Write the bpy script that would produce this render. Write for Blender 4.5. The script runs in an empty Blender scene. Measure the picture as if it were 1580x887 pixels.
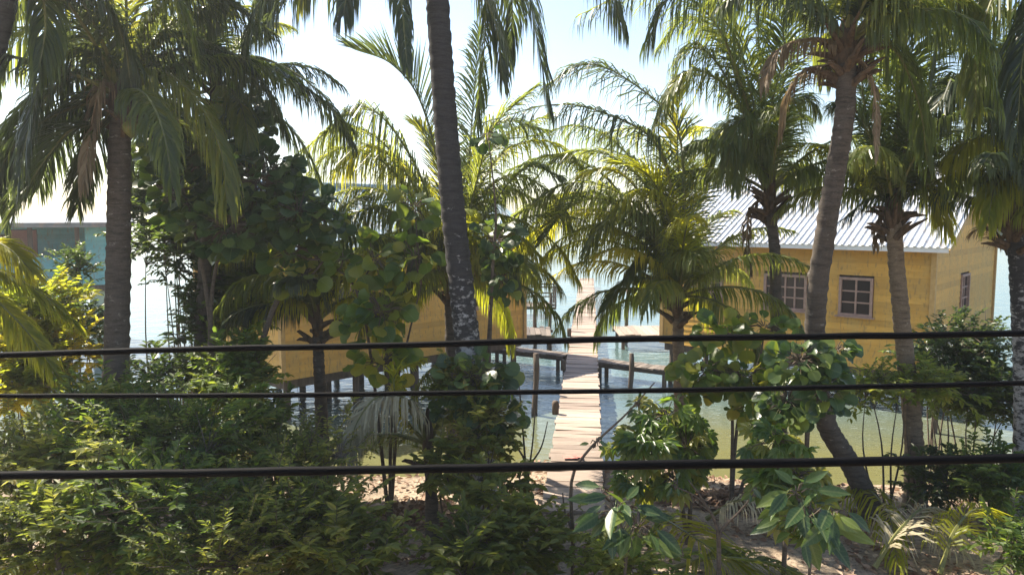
import bpy, math, random
import numpy as np
from mathutils import Vector, Matrix, noise as mnoise

random.seed(7); np.random.seed(7)
SC = bpy.context.scene
COL = SC.collection
R = math.radians

# ------------------------------------------------------------------ camera
FPX, PITCH, CAMZ = 1200.0, R(5.4), 5.6           # focal length in photo pixels
cam_data = bpy.data.cameras.new('camera')
cam_data.sensor_width = 36.0
cam_data.lens = FPX / 1580.0 * 36.0
cam_data.clip_start = 0.05; cam_data.clip_end = 12000
cam = bpy.data.objects.new('camera', cam_data)
cam.location = (0, 0, CAMZ); cam.rotation_euler = (R(90) - PITCH, 0, 0)
COL.objects.link(cam); SC.camera = cam

# ------------------------------------------------------------------ sky and sun
SUN_AZ, SUN_EL = R(-54), R(49)                    # azimuth measured from +Y towards +X
wd = bpy.data.worlds.new('World'); SC.world = wd; wd.use_nodes = True
nt = wd.node_tree; bg = nt.nodes['Background']
sky = nt.nodes.new('ShaderNodeTexSky'); sky.sky_type = 'NISHITA'; sky.sun_disc = False
sky.sun_elevation = SUN_EL; sky.sun_rotation = SUN_AZ
sky.air_density = 1.0; sky.dust_density = 0.8; sky.ozone_density = 1.0
nt.links.new(sky.outputs[0], bg.inputs[0]); bg.inputs[1].default_value = 0.088
sd = bpy.data.lights.new('sun', 'SUN'); sd.energy = 5.0; sd.angle = R(0.5); sd.color = (1.0, 0.90, 0.74)
sun = bpy.data.objects.new('sun', sd); COL.objects.link(sun)
sdir = Vector((math.sin(SUN_AZ) * math.cos(SUN_EL), math.cos(SUN_AZ) * math.cos(SUN_EL), math.sin(SUN_EL)))
sun.rotation_euler = (-sdir).to_track_quat('-Z', 'Y').to_euler(); sun.location = (-30, 10, 40)
vs = SC.view_settings
vs.view_transform = 'Standard'; vs.look = 'None'; vs.exposure = 1.55; vs.gamma = 1.0; vs.use_curve_mapping = False
SC.render.engine = 'CYCLES'
SC.cycles.max_bounces = 7; SC.cycles.transparent_max_bounces = 6
SC.cycles.diffuse_bounces = 4; SC.cycles.glossy_bounces = 3; SC.cycles.transmission_bounces = 4

# ------------------------------------------------------------------ helpers
def ray(x, y):
    u = (x - 790.0) / FPX; v = (443.5 - y) / FPX
    cp, sp = math.cos(PITCH), math.sin(PITCH)
    return Vector((u, cp + v * sp, -sp + v * cp))
def at(x, y, d):                                  # the world point seen at a photo position, d metres ahead
    r = ray(x, y); t = d / r.y
    return Vector((r.x * t, d, CAMZ + r.z * t))
def on(x, y, z):                                  # where that ray meets the level z
    r = ray(x, y); t = (z - CAMZ) / r.z
    return Vector((r.x * t, r.y * t, z))
def shore(x):
    return 16.3 + 0.7 * math.sin(x * 0.37 + 1.0) + 0.4 * math.sin(x * 0.9) - 0.05 * x
def gz(x, y):                                     # ground height
    d = shore(x) - y
    if d > 0:
        z = 0.95 * (1 - math.exp(-d * 0.22))
    else:
        z = max(-2.0, d * 0.10)
    return z + 0.05 * mnoise.noise(Vector((x * 0.7, y * 0.7, 3.0))) * min(1, abs(d))

def tag(o, label=None, cat=None, group=None, kind=None):
    if label: o['label'] = label
    if cat: o['category'] = cat
    if group: o['group'] = group
    if kind: o['kind'] = kind
    return o
def empty(name, loc, label, cat, group=None):
    o = bpy.data.objects.new(name, None); o.location = loc; o.empty_display_size = 0.2
    COL.objects.link(o); return tag(o, label, cat, group)
def link_mesh(name, me, parent=None, mat_world=None):
    o = bpy.data.objects.new(name, me); COL.objects.link(o)
    if parent is not None:
        o.parent = parent
        o.matrix_parent_inverse = Matrix.Translation(-Vector(parent.location)) if parent.parent is None and parent.type == 'EMPTY' and parent.rotation_euler.z == 0 else Matrix()
    if mat_world is not None: o.matrix_basis = mat_world
    return o

class MB:
    """collects geometry, builds one mesh object"""
    def __init__(s): s.v = []; s.f = []; s.t = []
    def add(s, verts, faces, tint=0.5):
        b = len(s.v); s.v.extend(verts); s.t.extend([tint] * len(verts))
        s.f.extend([tuple(i + b for i in f) for f in faces])
    def box(s, c, size, M=None, tint=0.5):
        x, y, z = size[0] / 2, size[1] / 2, size[2] / 2
        vs_ = [Vector((a, b, d)) for a in (-x, x) for b in (-y, y) for d in (-z, z)]
        if M is not None: vs_ = [M @ q for q in vs_]
        c = Vector(c)
        s.add([q + c for q in vs_], [(0,1,3,2),(4,6,7,5),(0,4,5,1),(2,3,7,6),(0,2,6,4),(1,5,7,3)], tint)
    def tube(s, pts, rads, n=8, tint=0.5, caps=True, ph=0.0):
        pts = [Vector(p) for p in pts]; m = len(pts)
        ref = None; rings = []
        for i in range(m):
            T = (pts[min(i + 1, m - 1)] - pts[max(i - 1, 0)])
            if T.length < 1e-7: T = Vector((0, 0, 1))
            T.normalize()
            if ref is None:
                ref = Vector((1, 0, 0)) if abs(T.x) < 0.9 else Vector((0, 1, 0))
            A = (ref - T * ref.dot(T)).normalized(); B = T.cross(A); ref = A
            r = rads[i] if hasattr(rads, '__len__') else rads
            rings.append([pts[i] + A * (r * math.cos(2*math.pi*k/n + ph)) + B * (r * math.sin(2*math.pi*k/n + ph)) for k in range(n)])
        vs_ = [q for ring in rings for q in ring]
        fs = [(i*n+k, i*n+(k+1) % n, (i+1)*n+(k+1) % n, (i+1)*n+k) for i in range(m-1) for k in range(n)]
        if caps: fs += [tuple(range(n-1, -1, -1)), tuple((m-1)*n+k for k in range(n))]
        s.add(vs_, fs, tint)
    def leaf(s, p, d, up, L, w, tint=0.5, fold=0.25, droop=0.15):
        d = d.normalized(); S = d.cross(up)
        if S.length < 1e-4: S = d.orthogonal()
        S.normalize(); N = S.cross(d)
        a = p + d*(L*0.3) + N*(fold*w*0.5); b = p + d*(L*0.68) + N*(fold*w*0.35 - droop*L*0.3)
        tip = p + d*L - N*(droop*L)
        s.add([p, a + S*(w*0.5), b + S*(w*0.42), tip, b - S*(w*0.42), a - S*(w*0.5)], [(0, 3, 2, 1), (0, 5, 4, 3)], tint)
    def mesh(s, name, mat, smooth=False):
        me = bpy.data.meshes.new(name)
        me.from_pydata([tuple(q) for q in s.v], [], s.f)
        at_ = me.attributes.new('tint', 'FLOAT', 'POINT'); at_.data.foreach_set('value', np.array(s.t, dtype=np.float32))
        me.materials.append(mat)
        if smooth: me.polygons.foreach_set('use_smooth', [True] * len(me.polygons))
        return me
    def build(s, name, mat, parent=None, smooth=False):
        return link_mesh(name, s.mesh(name, mat, smooth), parent)

def catmull(pts, n):
    P = [Vector(p) for p in pts]
    P = [P[0] * 2 - P[1]] + P + [P[-1] * 2 - P[-2]]
    segs = len(P) - 3; out = []
    for i in range(n + 1):
        u = i / n * segs; k = min(int(u), segs - 1); t = u - k
        a, b, c, d = P[k:k+4]
        out.append(0.5 * ((2*b) + (c-a)*t + (2*a-5*b+4*c-d)*t*t + (3*b-a-3*c+d)*t*t*t))
    return out

# ------------------------------------------------------------------ materials
def newmat(name):
    m = bpy.data.materials.new(name); m.use_nodes = True
    return m, m.node_tree, m.node_tree.nodes['Principled BSDF']
def nd(nt, t, **kw):
    n = nt.nodes.new(t)
    for k, v in kw.items(): setattr(n, k, v)
    return n
def ramp(nt, fac, cols):
    r = nd(nt, 'ShaderNodeValToRGB'); e = r.color_ramp.elements
    while len(e) < len(cols): e.new(0.5)
    for i, (p, c) in enumerate(cols): e[i].position = p; e[i].color = (*c, 1)
    nt.links.new(fac, r.inputs[0]); return r.outputs[0]
def noise(nt, scale, detail=4, rough=0.55, coord='Object', stretch=None):
    tc = nd(nt, 'ShaderNodeTexCoord'); n = nd(nt, 'ShaderNodeTexNoise')
    n.inputs['Scale'].default_value = scale; n.inputs['Detail'].default_value = detail; n.inputs['Roughness'].default_value = rough
    if stretch:
        mp = nd(nt, 'ShaderNodeMapping'); mp.inputs['Scale'].default_value = stretch
        nt.links.new(tc.outputs[coord], mp.inputs[0]); nt.links.new(mp.outputs[0], n.inputs['Vector'])
    else: nt.links.new(tc.outputs[coord], n.inputs['Vector'])
    return n.outputs['Fac']
def bump(nt, bs, h, strength=0.4, dist=0.02):
    b = nd(nt, 'ShaderNodeBump'); b.inputs['Strength'].default_value = strength; b.inputs['Distance'].default_value = dist
    nt.links.new(h, b.inputs['Height']); nt.links.new(b.outputs[0], bs.inputs['Normal'])
def mixc(nt, fac, a, b, mode='MIX'):
    m = nd(nt, 'ShaderNodeMix', data_type='RGBA', blend_type=mode)
    for sock, val in ((m.inputs['Factor'], fac), (m.inputs['A'], a), (m.inputs['B'], b)):
        if hasattr(val, 'is_output') or isinstance(val, bpy.types.NodeSocket): nt.links.new(val, sock)
        elif isinstance(val, (int, float)): sock.default_value = val
        else: sock.default_value = (*val, 1)
    return m.outputs['Result']

def leafmat(name, cols, trans, tw=0.45, rough=0.42, per_object=False):
    """leaf: reflecting blade plus light passing through it; tone differs from leaf to leaf"""
    m, nt, bs = newmat(name)
    if per_object:
        f = nd(nt, 'ShaderNodeObjectInfo').outputs['Random']
    else:
        f = nd(nt, 'ShaderNodeAttribute', attribute_name='tint').outputs['Fac']
    c = ramp(nt, f, [(i / (len(cols) - 1), q) for i, q in enumerate(cols)])
    nz = noise(nt, 22, 3)
    c2 = mixc(nt, 0.35, c, ramp(nt, nz, [(0.3, (0.45, 0.45, 0.45)), (0.7, (1.2, 1.2, 1.2))]), 'MULTIPLY')
    if per_object:                                        # midrib and side veins in leaf coordinates
        tcn = nd(nt, 'ShaderNodeTexCoord'); sx = nd(nt, 'ShaderNodeSeparateXYZ'); nt.links.new(tcn.outputs['Object'], sx.inputs[0])
        def mth(op, a, b=None):
            q = nd(nt, 'ShaderNodeMath', operation=op)
            for k_, v_ in enumerate((a, b)):
                if v_ is None: continue
                if isinstance(v_, (int, float)): q.inputs[k_].default_value = v_
                else: nt.links.new(v_, q.inputs[k_])
            return q.outputs[0]
        ax = mth('ABSOLUTE', sx.outputs['X']); side = mth('SINE', mth('MULTIPLY', mth('SUBTRACT', sx.outputs['Y'], mth('MULTIPLY', ax, .8)), 44.0))
        vein = mth('MAXIMUM', mth('LESS_THAN', ax, .022), mth('MULTIPLY', mth('GREATER_THAN', side, .86), .5))
        c2 = mixc(nt, mth('MULTIPLY', vein, .45), c2, (.22, .26, .10))
        spot = noise(nt, 3.5, 6, .7); c2 = mixc(nt, ramp(nt, spot, [(.60, (0, 0, 0)), (.68, (.6, .6, .6))]), c2, (.16, .12, .05))
    nt.links.new(c2, bs.inputs['Base Color'])
    bs.inputs['Roughness'].default_value = rough; bs.inputs['Specular IOR Level'].default_value = 0.45
    tr = nd(nt, 'ShaderNodeBsdfTranslucent')
    tc = ramp(nt, f, [(i / (len(trans) - 1), q) for i, q in enumerate(trans)])
    nt.links.new(tc, tr.inputs[0])
    mx = nd(nt, 'ShaderNodeMixShader'); mx.inputs[0].default_value = tw
    nt.links.new(bs.outputs[0], mx.inputs[1]); nt.links.new(tr.outputs[0], mx.inputs[2])
    nt.links.new(mx.outputs[0], nt.nodes['Material Output'].inputs['Surface'])
    return m

M = {}
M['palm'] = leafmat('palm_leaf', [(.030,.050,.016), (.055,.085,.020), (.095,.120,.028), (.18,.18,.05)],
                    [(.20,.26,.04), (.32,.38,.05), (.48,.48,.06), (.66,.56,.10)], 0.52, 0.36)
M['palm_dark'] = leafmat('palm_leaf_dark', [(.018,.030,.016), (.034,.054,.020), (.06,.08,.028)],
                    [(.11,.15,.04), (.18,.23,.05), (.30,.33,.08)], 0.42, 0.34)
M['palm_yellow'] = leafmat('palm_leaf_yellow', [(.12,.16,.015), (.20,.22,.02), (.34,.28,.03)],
                    [(.48,.52,.03), (.70,.66,.04), (.90,.72,.05)], 0.62, 0.42)  # yellow fronds; the glow of backlit sun is put into the colour
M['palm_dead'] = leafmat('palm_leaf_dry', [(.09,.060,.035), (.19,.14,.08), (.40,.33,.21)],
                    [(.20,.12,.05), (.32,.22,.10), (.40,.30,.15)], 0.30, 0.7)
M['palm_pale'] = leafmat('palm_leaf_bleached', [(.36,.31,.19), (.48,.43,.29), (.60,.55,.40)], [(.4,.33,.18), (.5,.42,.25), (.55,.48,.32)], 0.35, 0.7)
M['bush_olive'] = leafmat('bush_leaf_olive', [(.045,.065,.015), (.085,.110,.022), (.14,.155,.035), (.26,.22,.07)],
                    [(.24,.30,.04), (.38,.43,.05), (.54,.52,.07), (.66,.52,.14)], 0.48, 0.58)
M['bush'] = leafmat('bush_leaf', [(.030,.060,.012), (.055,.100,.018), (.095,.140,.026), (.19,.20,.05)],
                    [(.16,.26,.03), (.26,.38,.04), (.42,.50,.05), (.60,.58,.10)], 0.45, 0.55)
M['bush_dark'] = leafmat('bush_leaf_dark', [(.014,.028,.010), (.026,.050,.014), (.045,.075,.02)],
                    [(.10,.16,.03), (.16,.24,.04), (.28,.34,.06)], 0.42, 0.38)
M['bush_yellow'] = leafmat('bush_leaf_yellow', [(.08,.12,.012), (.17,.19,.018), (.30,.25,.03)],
                    [(.40,.48,.03), (.65,.62,.04), (.88,.70,.06)], 0.60, 0.42)  # yellow-green leaf, its sunlit brightness partly painted into the colour
M['grape'] = leafmat('sea_grape_leaf', [(.020,.045,.020), (.035,.070,.026), (.055,.095,.030), (.12,.16,.03)],
                    [(.06,.12,.02), (.11,.20,.03), (.20,.32,.04), (.42,.50,.05)], 0.34, 0.33, True)
M['grape_bright'] = leafmat('sea_grape_leaf_bright', [(.035,.075,.014), (.06,.11,.018), (.10,.15,.02), (.2,.2,.03)],
                    [(.14,.26,.02), (.24,.38,.03), (.40,.48,.04), (.65,.55,.06)], 0.45, 0.33, True)
M['grape_joined'] = leafmat('sea_grape_leaf_joined', [(.020,.045,.020), (.035,.070,.026), (.055,.095,.030), (.12,.16,.03)],
                    [(.06,.12,.02), (.11,.20,.03), (.20,.32,.04), (.42,.50,.05)], 0.34, 0.33)
M['grape_bright_joined'] = leafmat('sea_grape_leaf_bright_joined', [(.035,.075,.014), (.06,.11,.018), (.10,.15,.02), (.2,.2,.03)],
                    [(.14,.26,.02), (.24,.38,.03), (.40,.48,.04), (.65,.55,.06)], 0.45, 0.33)
M['litter'] = leafmat('dry_leaf', [(.12,.06,.035), (.24,.14,.085), (.38,.25,.17), (.5,.38,.27)],
                    [(.15,.07,.03), (.25,.14,.07), (.3,.2,.1)], 0.15, 0.8)

def mat_trunk(name, c_dark, c_mid, c_pale, patch, low=None):
    m, nt, bs = newmat(name)
    rings = noise(nt, 4.5, 6, 0.68, stretch=(0.9, 0.9, 5.0))
    blot = noise(nt, 6.5, 7, 0.72, stretch=(1, 1, 1.8))
    if low:                                              # pale blotches thicken towards the lower trunk
        geo = nd(nt, 'ShaderNodeNewGeometry'); sp = nd(nt, 'ShaderNodeSeparateXYZ'); nt.links.new(geo.outputs['Position'], sp.inputs[0])
        mr = nd(nt, 'ShaderNodeMapRange'); mr.inputs['From Min'].default_value = low[0]; mr.inputs['From Max'].default_value = low[1]
        mr.inputs['To Min'].default_value = .12; mr.inputs['To Max'].default_value = -.12
        nt.links.new(sp.outputs['Z'], mr.inputs['Value']); ad = nd(nt, 'ShaderNodeMath', operation='ADD')
        nt.links.new(blot, ad.inputs[0]); nt.links.new(mr.outputs[0], ad.inputs[1]); blot = ad.outputs[0]
    fine = noise(nt, 40, 4, 0.6)
    c = ramp(nt, rings, [(0.30, c_dark), (0.55, c_mid), (0.75, c_mid)])
    c = mixc(nt, ramp(nt, blot, [(patch, (0, 0, 0)), (patch + 0.10, (.9, .9, .9))]), c, c_pale)
    c = mixc(nt, 0.6, c, ramp(nt, fine, [(0.25, (.5, .5, .5)), (0.75, (1.25, 1.25, 1.25))]), 'MULTIPLY')
    nt.links.new(c, bs.inputs['Base Color']); bs.inputs['Roughness'].default_value = 0.9
    bump(nt, bs, rings, 0.5, 0.02); return m
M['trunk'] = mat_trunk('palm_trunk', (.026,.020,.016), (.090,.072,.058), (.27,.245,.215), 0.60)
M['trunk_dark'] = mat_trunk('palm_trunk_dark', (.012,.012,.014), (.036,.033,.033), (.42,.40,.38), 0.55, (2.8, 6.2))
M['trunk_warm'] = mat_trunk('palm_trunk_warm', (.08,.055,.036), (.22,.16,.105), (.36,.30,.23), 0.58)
M['bark'] = mat_trunk('shrub_bark', (.05,.035,.025), (.12,.09,.065), (.2,.17,.14), 0.66)

def mat_simple(name, c1, c2, scale=6, rough=0.8, stretch=None, bumpd=0.0, spec=0.3, coord='Object'):
    m, nt, bs = newmat(name)
    n = noise(nt, scale, 5, 0.6, coord, stretch)
    nt.links.new(ramp(nt, n, [(0.3, c1), (0.7, c2)]), bs.inputs['Base Color'])
    bs.inputs['Roughness'].default_value = rough; bs.inputs['Specular IOR Level'].default_value = spec
    if bumpd: bump(nt, bs, n, 0.5, bumpd)
    return m
def mat_object_tone(name, c1, c2, scale, stretch, rough=0.75, var=(0.7, 1.15), bumpd=0.006, stain=None):
    m, nt, bs = newmat(name)
    n = noise(nt, scale, 5, 0.6, 'Object', stretch)
    c = ramp(nt, n, [(0.3, c1), (0.7, c2)])
    rnd = nd(nt, 'ShaderNodeObjectInfo').outputs['Random']
    c = mixc(nt, 1.0, c, ramp(nt, rnd, [(0, (var[0],) * 3), (1, (var[1],) * 3)]), 'MULTIPLY')
    if stain:
        g = nd(nt, 'ShaderNodeNewGeometry'); mp = nd(nt, 'ShaderNodeMapping'); mp.inputs['Scale'].default_value = (1.6, 1.6, .45)
        nt.links.new(g.outputs['Position'], mp.inputs[0]); sn = nd(nt, 'ShaderNodeTexNoise'); sn.inputs['Scale'].default_value = 1.4; sn.inputs['Detail'].default_value = 8; sn.inputs['Roughness'].default_value = .7
        nt.links.new(mp.outputs[0], sn.inputs['Vector'])
        c = mixc(nt, ramp(nt, sn.outputs['Fac'], [(.44, (0, 0, 0)), (.72, (.75, .75, .75))]), c, stain)
        sn2 = nd(nt, 'ShaderNodeTexNoise'); sn2.inputs['Scale'].default_value = 9; sn2.inputs['Detail'].default_value = 6; nt.links.new(mp.outputs[0], sn2.inputs['Vector'])
        c = mixc(nt, ramp(nt, sn2.outputs['Fac'], [(.56, (0, 0, 0)), (.66, (.5, .5, .5))]), c, (.22, .15, .07))
    nt.links.new(c, bs.inputs['Base Color']); bs.inputs['Roughness'].default_value = rough
    bump(nt, bs, n, 0.5, bumpd); return m
M['boot'] = mat_simple('leaf_base_fibre', (.04,.027,.018), (.14,.095,.06), 14, 0.95, (1, 1, .3), 0.02)
M['rachis'] = mat_simple('frond_rachis', (.09,.10,.03), (.20,.19,.06), 6, 0.5)
M['rachis_dead'] = mat_simple('dry_rachis', (.16,.10,.06), (.33,.24,.15), 6, 0.8)
M['coconut'] = mat_simple('coconut_husk', (.10,.13,.02), (.22,.17,.04), 5, 0.5)
M['plank'] = mat_object_tone('weathered_plank', (.27,.20,.155), (.46,.365,.30), 6, (.7, 9, 1), 0.85, (0.55, 1.12))
M['plank_grey'] = mat_object_tone('grey_plank', (.10,.08,.065), (.22,.18,.15), 6, (.7, 9, 1), 0.9, (0.55, 1.12))
M['timber'] = mat_simple('dark_timber', (.05,.038,.03), (.14,.105,.08), 6, 0.9, (1, 1, .3), 0.01)
M['yellow_board'] = mat_object_tone('yellow_painted_board', (.60,.315,.045), (.69,.395,.075), 3, (1, 1, 3), 0.6, (0.78, 1.08), 0.003, (.50, .33, .10))
M['turq_board'] = mat_object_tone('turquoise_painted_board', (.10,.36,.42), (.15,.45,.50), 3, (1, 1, 3), 0.6, (0.85, 1.06), 0.003, (.22, .42, .44))
M['frame'] = mat_simple('window_frame_paint', (.28,.18,.145), (.42,.28,.23), 8, 0.6)
M['trim'] = mat_simple('corner_trim_paint', (.42,.26,.10), (.55,.36,.14), 8, 0.6)
M['white'] = mat_simple('white_paint', (.70,.70,.69), (.80,.80,.79), 4, 0.5)
M['cable'] = mat_simple('cable_sheath', (.002,.002,.0025), (.004,.004,.005), 9, 0.7, spec=0.06)
M['concrete'] = mat_simple('concrete', (.26,.25,.23), (.38,.36,.33), 4, 0.9)
M['red'] = mat_simple('red_cloth', (.50,.16,.13), (.58,.26,.22), 9, 0.9)
def mat_glass():
    m, nt, bs = newmat('window_glass'); bs.inputs['Base Color'].default_value = (.012, .012, .014, 1)
    bs.inputs['Roughness'].default_value = 0.12; bs.inputs['Specular IOR Level'].default_value = 0.35; return m
M['glass'] = mat_glass()
def mat_roof(name, a, b):
    m, nt, bs = newmat(name); n = noise(nt, 1.3, 6, 0.65)
    nt.links.new(ramp(nt, n, [(0.35, a), (0.65, b)]), bs.inputs['Base Color'])
    r2 = noise(nt, 2.5, 8, 0.75, stretch=(1, 1, 1)); cc = mixc(nt, ramp(nt, r2, [(.52, (0, 0, 0)), (.66, (.75, .75, .75))]), ramp(nt, n, [(0.35, a), (0.65, b)]), (.30, .20, .14)); nt.links.new(cc, bs.inputs['Base Color'])
    bs.inputs['Metallic'].default_value = 0.35; bs.inputs['Roughness'].default_value = 0.42; return m
M['roof'] = mat_roof('galvanised_roof', (.50,.52,.54), (.62,.64,.66))
M['roof_blue'] = mat_roof('blue_grey_roof', (.30,.40,.44), (.38,.48,.52))
M['roof_dark'] = mat_roof('dark_roof', (.12,.13,.14), (.20,.21,.22))

def mat_ground():
    m, nt, bs = newmat('sand_and_litter')
    a = noise(nt, 0.9, 6, 0.6); b = noise(nt, 14, 5, 0.7); g = noise(nt, 90, 2)
    c = ramp(nt, a, [(0.35, (.20,.15,.10)), (0.55, (.36,.28,.20)), (0.75, (.42,.34,.25))])
    c = mixc(nt, ramp(nt, b, [(0.48, (0, 0, 0)), (0.62, (.8, .8, .8))]), c, (.11,.075,.05))
    c = mixc(nt, 0.5, c, ramp(nt, g, [(0.3, (.6, .6, .6)), (0.7, (1.2, 1.2, 1.2))]), 'MULTIPLY')
    nt.links.new(c, bs.inputs['Base Color']); bs.inputs['Roughness'].default_value = 0.95
    bump(nt, bs, b, 0.6, 0.05); return m
M['ground'] = mat_ground()
def mat_water():
    m, nt, bs = newmat('sea_water')
    geo = nd(nt, 'ShaderNodeNewGeometry'); sep = nd(nt, 'ShaderNodeSeparateXYZ'); nt.links.new(geo.outputs['Position'], sep.inputs[0])
    wob = noise(nt, 0.25, 3); 
    mth = nd(nt, 'ShaderNodeMath', operation='MULTIPLY_ADD'); mth.inputs[1].default_value = 8.0
    nt.links.new(wob, mth.inputs[0]); nt.links.new(sep.outputs['Y'], mth.inputs[2])
    mr = nd(nt, 'ShaderNodeMapRange'); mr.inputs['From Min'].default_value = 22; mr.inputs['From Max'].default_value = 60
    nt.links.new(mth.outputs[0], mr.inputs['Value'])
    c = ramp(nt, mr.outputs[0], [(0.0, (.13,.13,.055)), (0.14, (.085,.125,.12)), (1.0, (.05,.13,.16))])  # olive near shore: shallows, with the yellow house reflection painted in
    nt.links.new(c, bs.inputs['Base Color']); bs.inputs['Roughness'].default_value = 0.06
    bs.inputs['IOR'].default_value = 1.33; bs.inputs['Specular IOR Level'].default_value = 0.5
    w1 = noise(nt, 2.2, 4, 0.6, 'Object', (0.55, 1.0, 1.0)); w2 = noise(nt, 0.5, 2, 0.5)
    s = nd(nt, 'ShaderNodeMath', operation='ADD'); nt.links.new(w1, s.inputs[0]); nt.links.new(w2, s.inputs[1])
    bump(nt, bs, s.outputs[0], 0.35, 0.12); return m
M['water'] = mat_water()

# ------------------------------------------------------------------ ground and water
def grid_sheet(name, xs, ys, zf, mat):
    v = [(x, y, zf(x, y)) for y in ys for x in xs]; nx = len(xs)
    f = [(j*nx+i, j*nx+i+1, (j+1)*nx+i+1, (j+1)*nx+i) for j in range(len(ys)-1) for i in range(nx-1)]
    me = bpy.data.meshes.new(name); me.from_pydata(v, [], f); me.materials.append(mat)
    me.polygons.foreach_set('use_smooth', [True] * len(f))
    o = bpy.data.objects.new(name, me); COL.objects.link(o); o['kind'] = 'structure'; return o
def spread(a, b, n, p=2.2):
    t = np.linspace(-1, 1, n); return list((a + b) / 2 + (b - a) / 2 * np.sign(t) * np.abs(t) ** p)
grid_sheet('ground', spread(-90, 90, 160), [-60, -40, -25, -15, -8, -4, 0] + list(np.arange(1, 24, 0.25)) + [26, 30, 36, 44, 60, 90], gz, M['ground'])
w = 5000.0
grid_sheet('sea', [-w, -400, -100, -30, 0, 30, 100, 400, w], [12.0, 20, 30, 45, 70, 120, 300, 900, 6000], lambda x, y: 0.0, M['water'])

# ------------------------------------------------------------------ houses
def board_wall(parent, origin, U, L, z0, z1, outn, openings, mat, bh=0.175, gable=None):
    """lapped boards along U; openings in wall coordinates (u0,u1,z0,z1); gable(u) -> top height"""
    n = int(round((z1 - z0) / bh)); bh = (z1 - z0) / n
    rows = n if gable is None else int(math.ceil((gable(L / 2) - z0) / bh))
    Z = Vector((0, 0, 1)); cache = {}
    for r in range(rows):
        a, b = z0 + r*bh, z0 + (r+1)*bh
        u0, u1 = 0.0, L
        if r >= n:
            us = [k * L / 80 for k in range(81) if gable(k * L / 80) > (a + b) / 2]
            if len(us) < 2: continue
            u0, u1 = us[0], us[-1]
        spans = [(u0, u1)]
        for (p, q, c, d) in openings:
            if min(b, d) - max(a, c) > bh * 0.45:
                new = []
                for s, e in spans:
                    if p > s and p < e: new.append((s, p))
                    if q < e and q > s: new.append((q, e))
                    if q <= s or p >= e: new.append((s, e))
                spans = new
        for s, e in spans:
            if e - s < 0.05: continue
            ln = round(e - s, 2)
            if ln not in cache:
                mb = MB(); h = bh
                # lapped profile: bottom edge proud, top tucked in
                prof = [(0.0, 0.0), (0.030, 0.0), (0.012, h + 0.02), (0.0, h + 0.02)]
                vs_ = [Vector((x, y, z)) for x in (0, ln) for (y, z) in prof]
                mb.add(vs_, [(0,1,5,4),(1,2,6,5),(2,3,7,6),(3,0,4,7),(0,3,2,1),(4,5,6,7)])
                cache[ln] = mb.mesh('board', mat)
            Mx = Matrix((U, outn, Z)).transposed().to_4x4(); Mx.translation = origin + U * s + Z * (a - origin.z)
            link_mesh('board', cache[ln], parent, Mx)

def window(parent, c, U, outn, w, h, cols, rows, frame_mat, shutter=False):
    Z = Vector((0, 0, 1)); Mx = Matrix((U, outn, Z)).transposed()
    fr = MB(); t = 0.075
    for sx in (-1, 1): fr.box(Mx @ Vector((sx*(w/2 + t/2), 0.02, 0)) + c, (t, 0.10, h + 2*t), Mx)
    for sz in (-1, 1): fr.box(Mx @ Vector((0, 0.022, sz*(h/2 + t/2))) + c, (w - 0.002, 0.10, t), Mx)
    fr.box(Mx @ Vector((0, 0.06, -h/2 - t - 0.02)) + c, (w + 0.3, 0.14, 0.035), Mx)
    f = fr.build('window', frame_mat, parent)
    mu = MB()
    for i in range(1, cols): mu.box(Mx @ Vector((-w/2 + w*i/cols, 0.0, 0)) + c, (0.05, 0.05, h), Mx)
    for j in range(1, rows): mu.box(Mx @ Vector((0, 0.004, -h/2 + h*j/rows)) + c, (w, 0.04, 0.04), Mx)
    m = mu.build('muntin', frame_mat); m.parent = f
    for i in range(cols):
        for j in range(rows):
            g = MB(); tilt = Matrix.Rotation(random.uniform(-.03, .03), 3, 'Z')
            g.box(Mx @ Vector((-w/2 + w*(i+.5)/cols, -0.02, -h/2 + h*(j+.5)/rows)) + c, (w/cols + .02, 0.012, h/rows + .02), Mx @ tilt)
            q = g.build('pane', M['glass']); q.parent = f
    for ch in f.children:                                 # sub-parts sit where they were modelled
        ch.matrix_parent_inverse = Matrix()
    return f

def corrugated(parent, name, p0, U, L, S, W, pitch, amp, mat, nrm):
    """sheet from p0: along U (length L) with ribs running along S (length W)"""
    mb = MB(); n = int(L / pitch * 6)
    prof = [0, 0, .15, 1, 1, .15]
    top = []; bot = []
    for i in range(n + 1):
        a = prof[i % 6] * amp
        top.append(p0 + U*(L*i/n) + nrm*a); bot.append(p0 + U*(L*i/n) + S*W + nrm*a)
    und = [q - nrm*0.02 for q in top]; und2 = [q - nrm*0.02 for q in bot]
    vs_ = top + bot + und + und2; k = n + 1
    fs = []
    for i in range(n):
        fs += [(i, i+1, k+i+1, k+i), (2*k+i, 3*k+i, 3*k+i+1, 2*k+i+1), (i, 2*k+i, 2*k+i+1, i+1), (k+i, k+i+1, 3*k+i+1, 3*k+i)]
    mb.add(vs_, fs); return mb.build(name, mat, parent)

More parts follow.
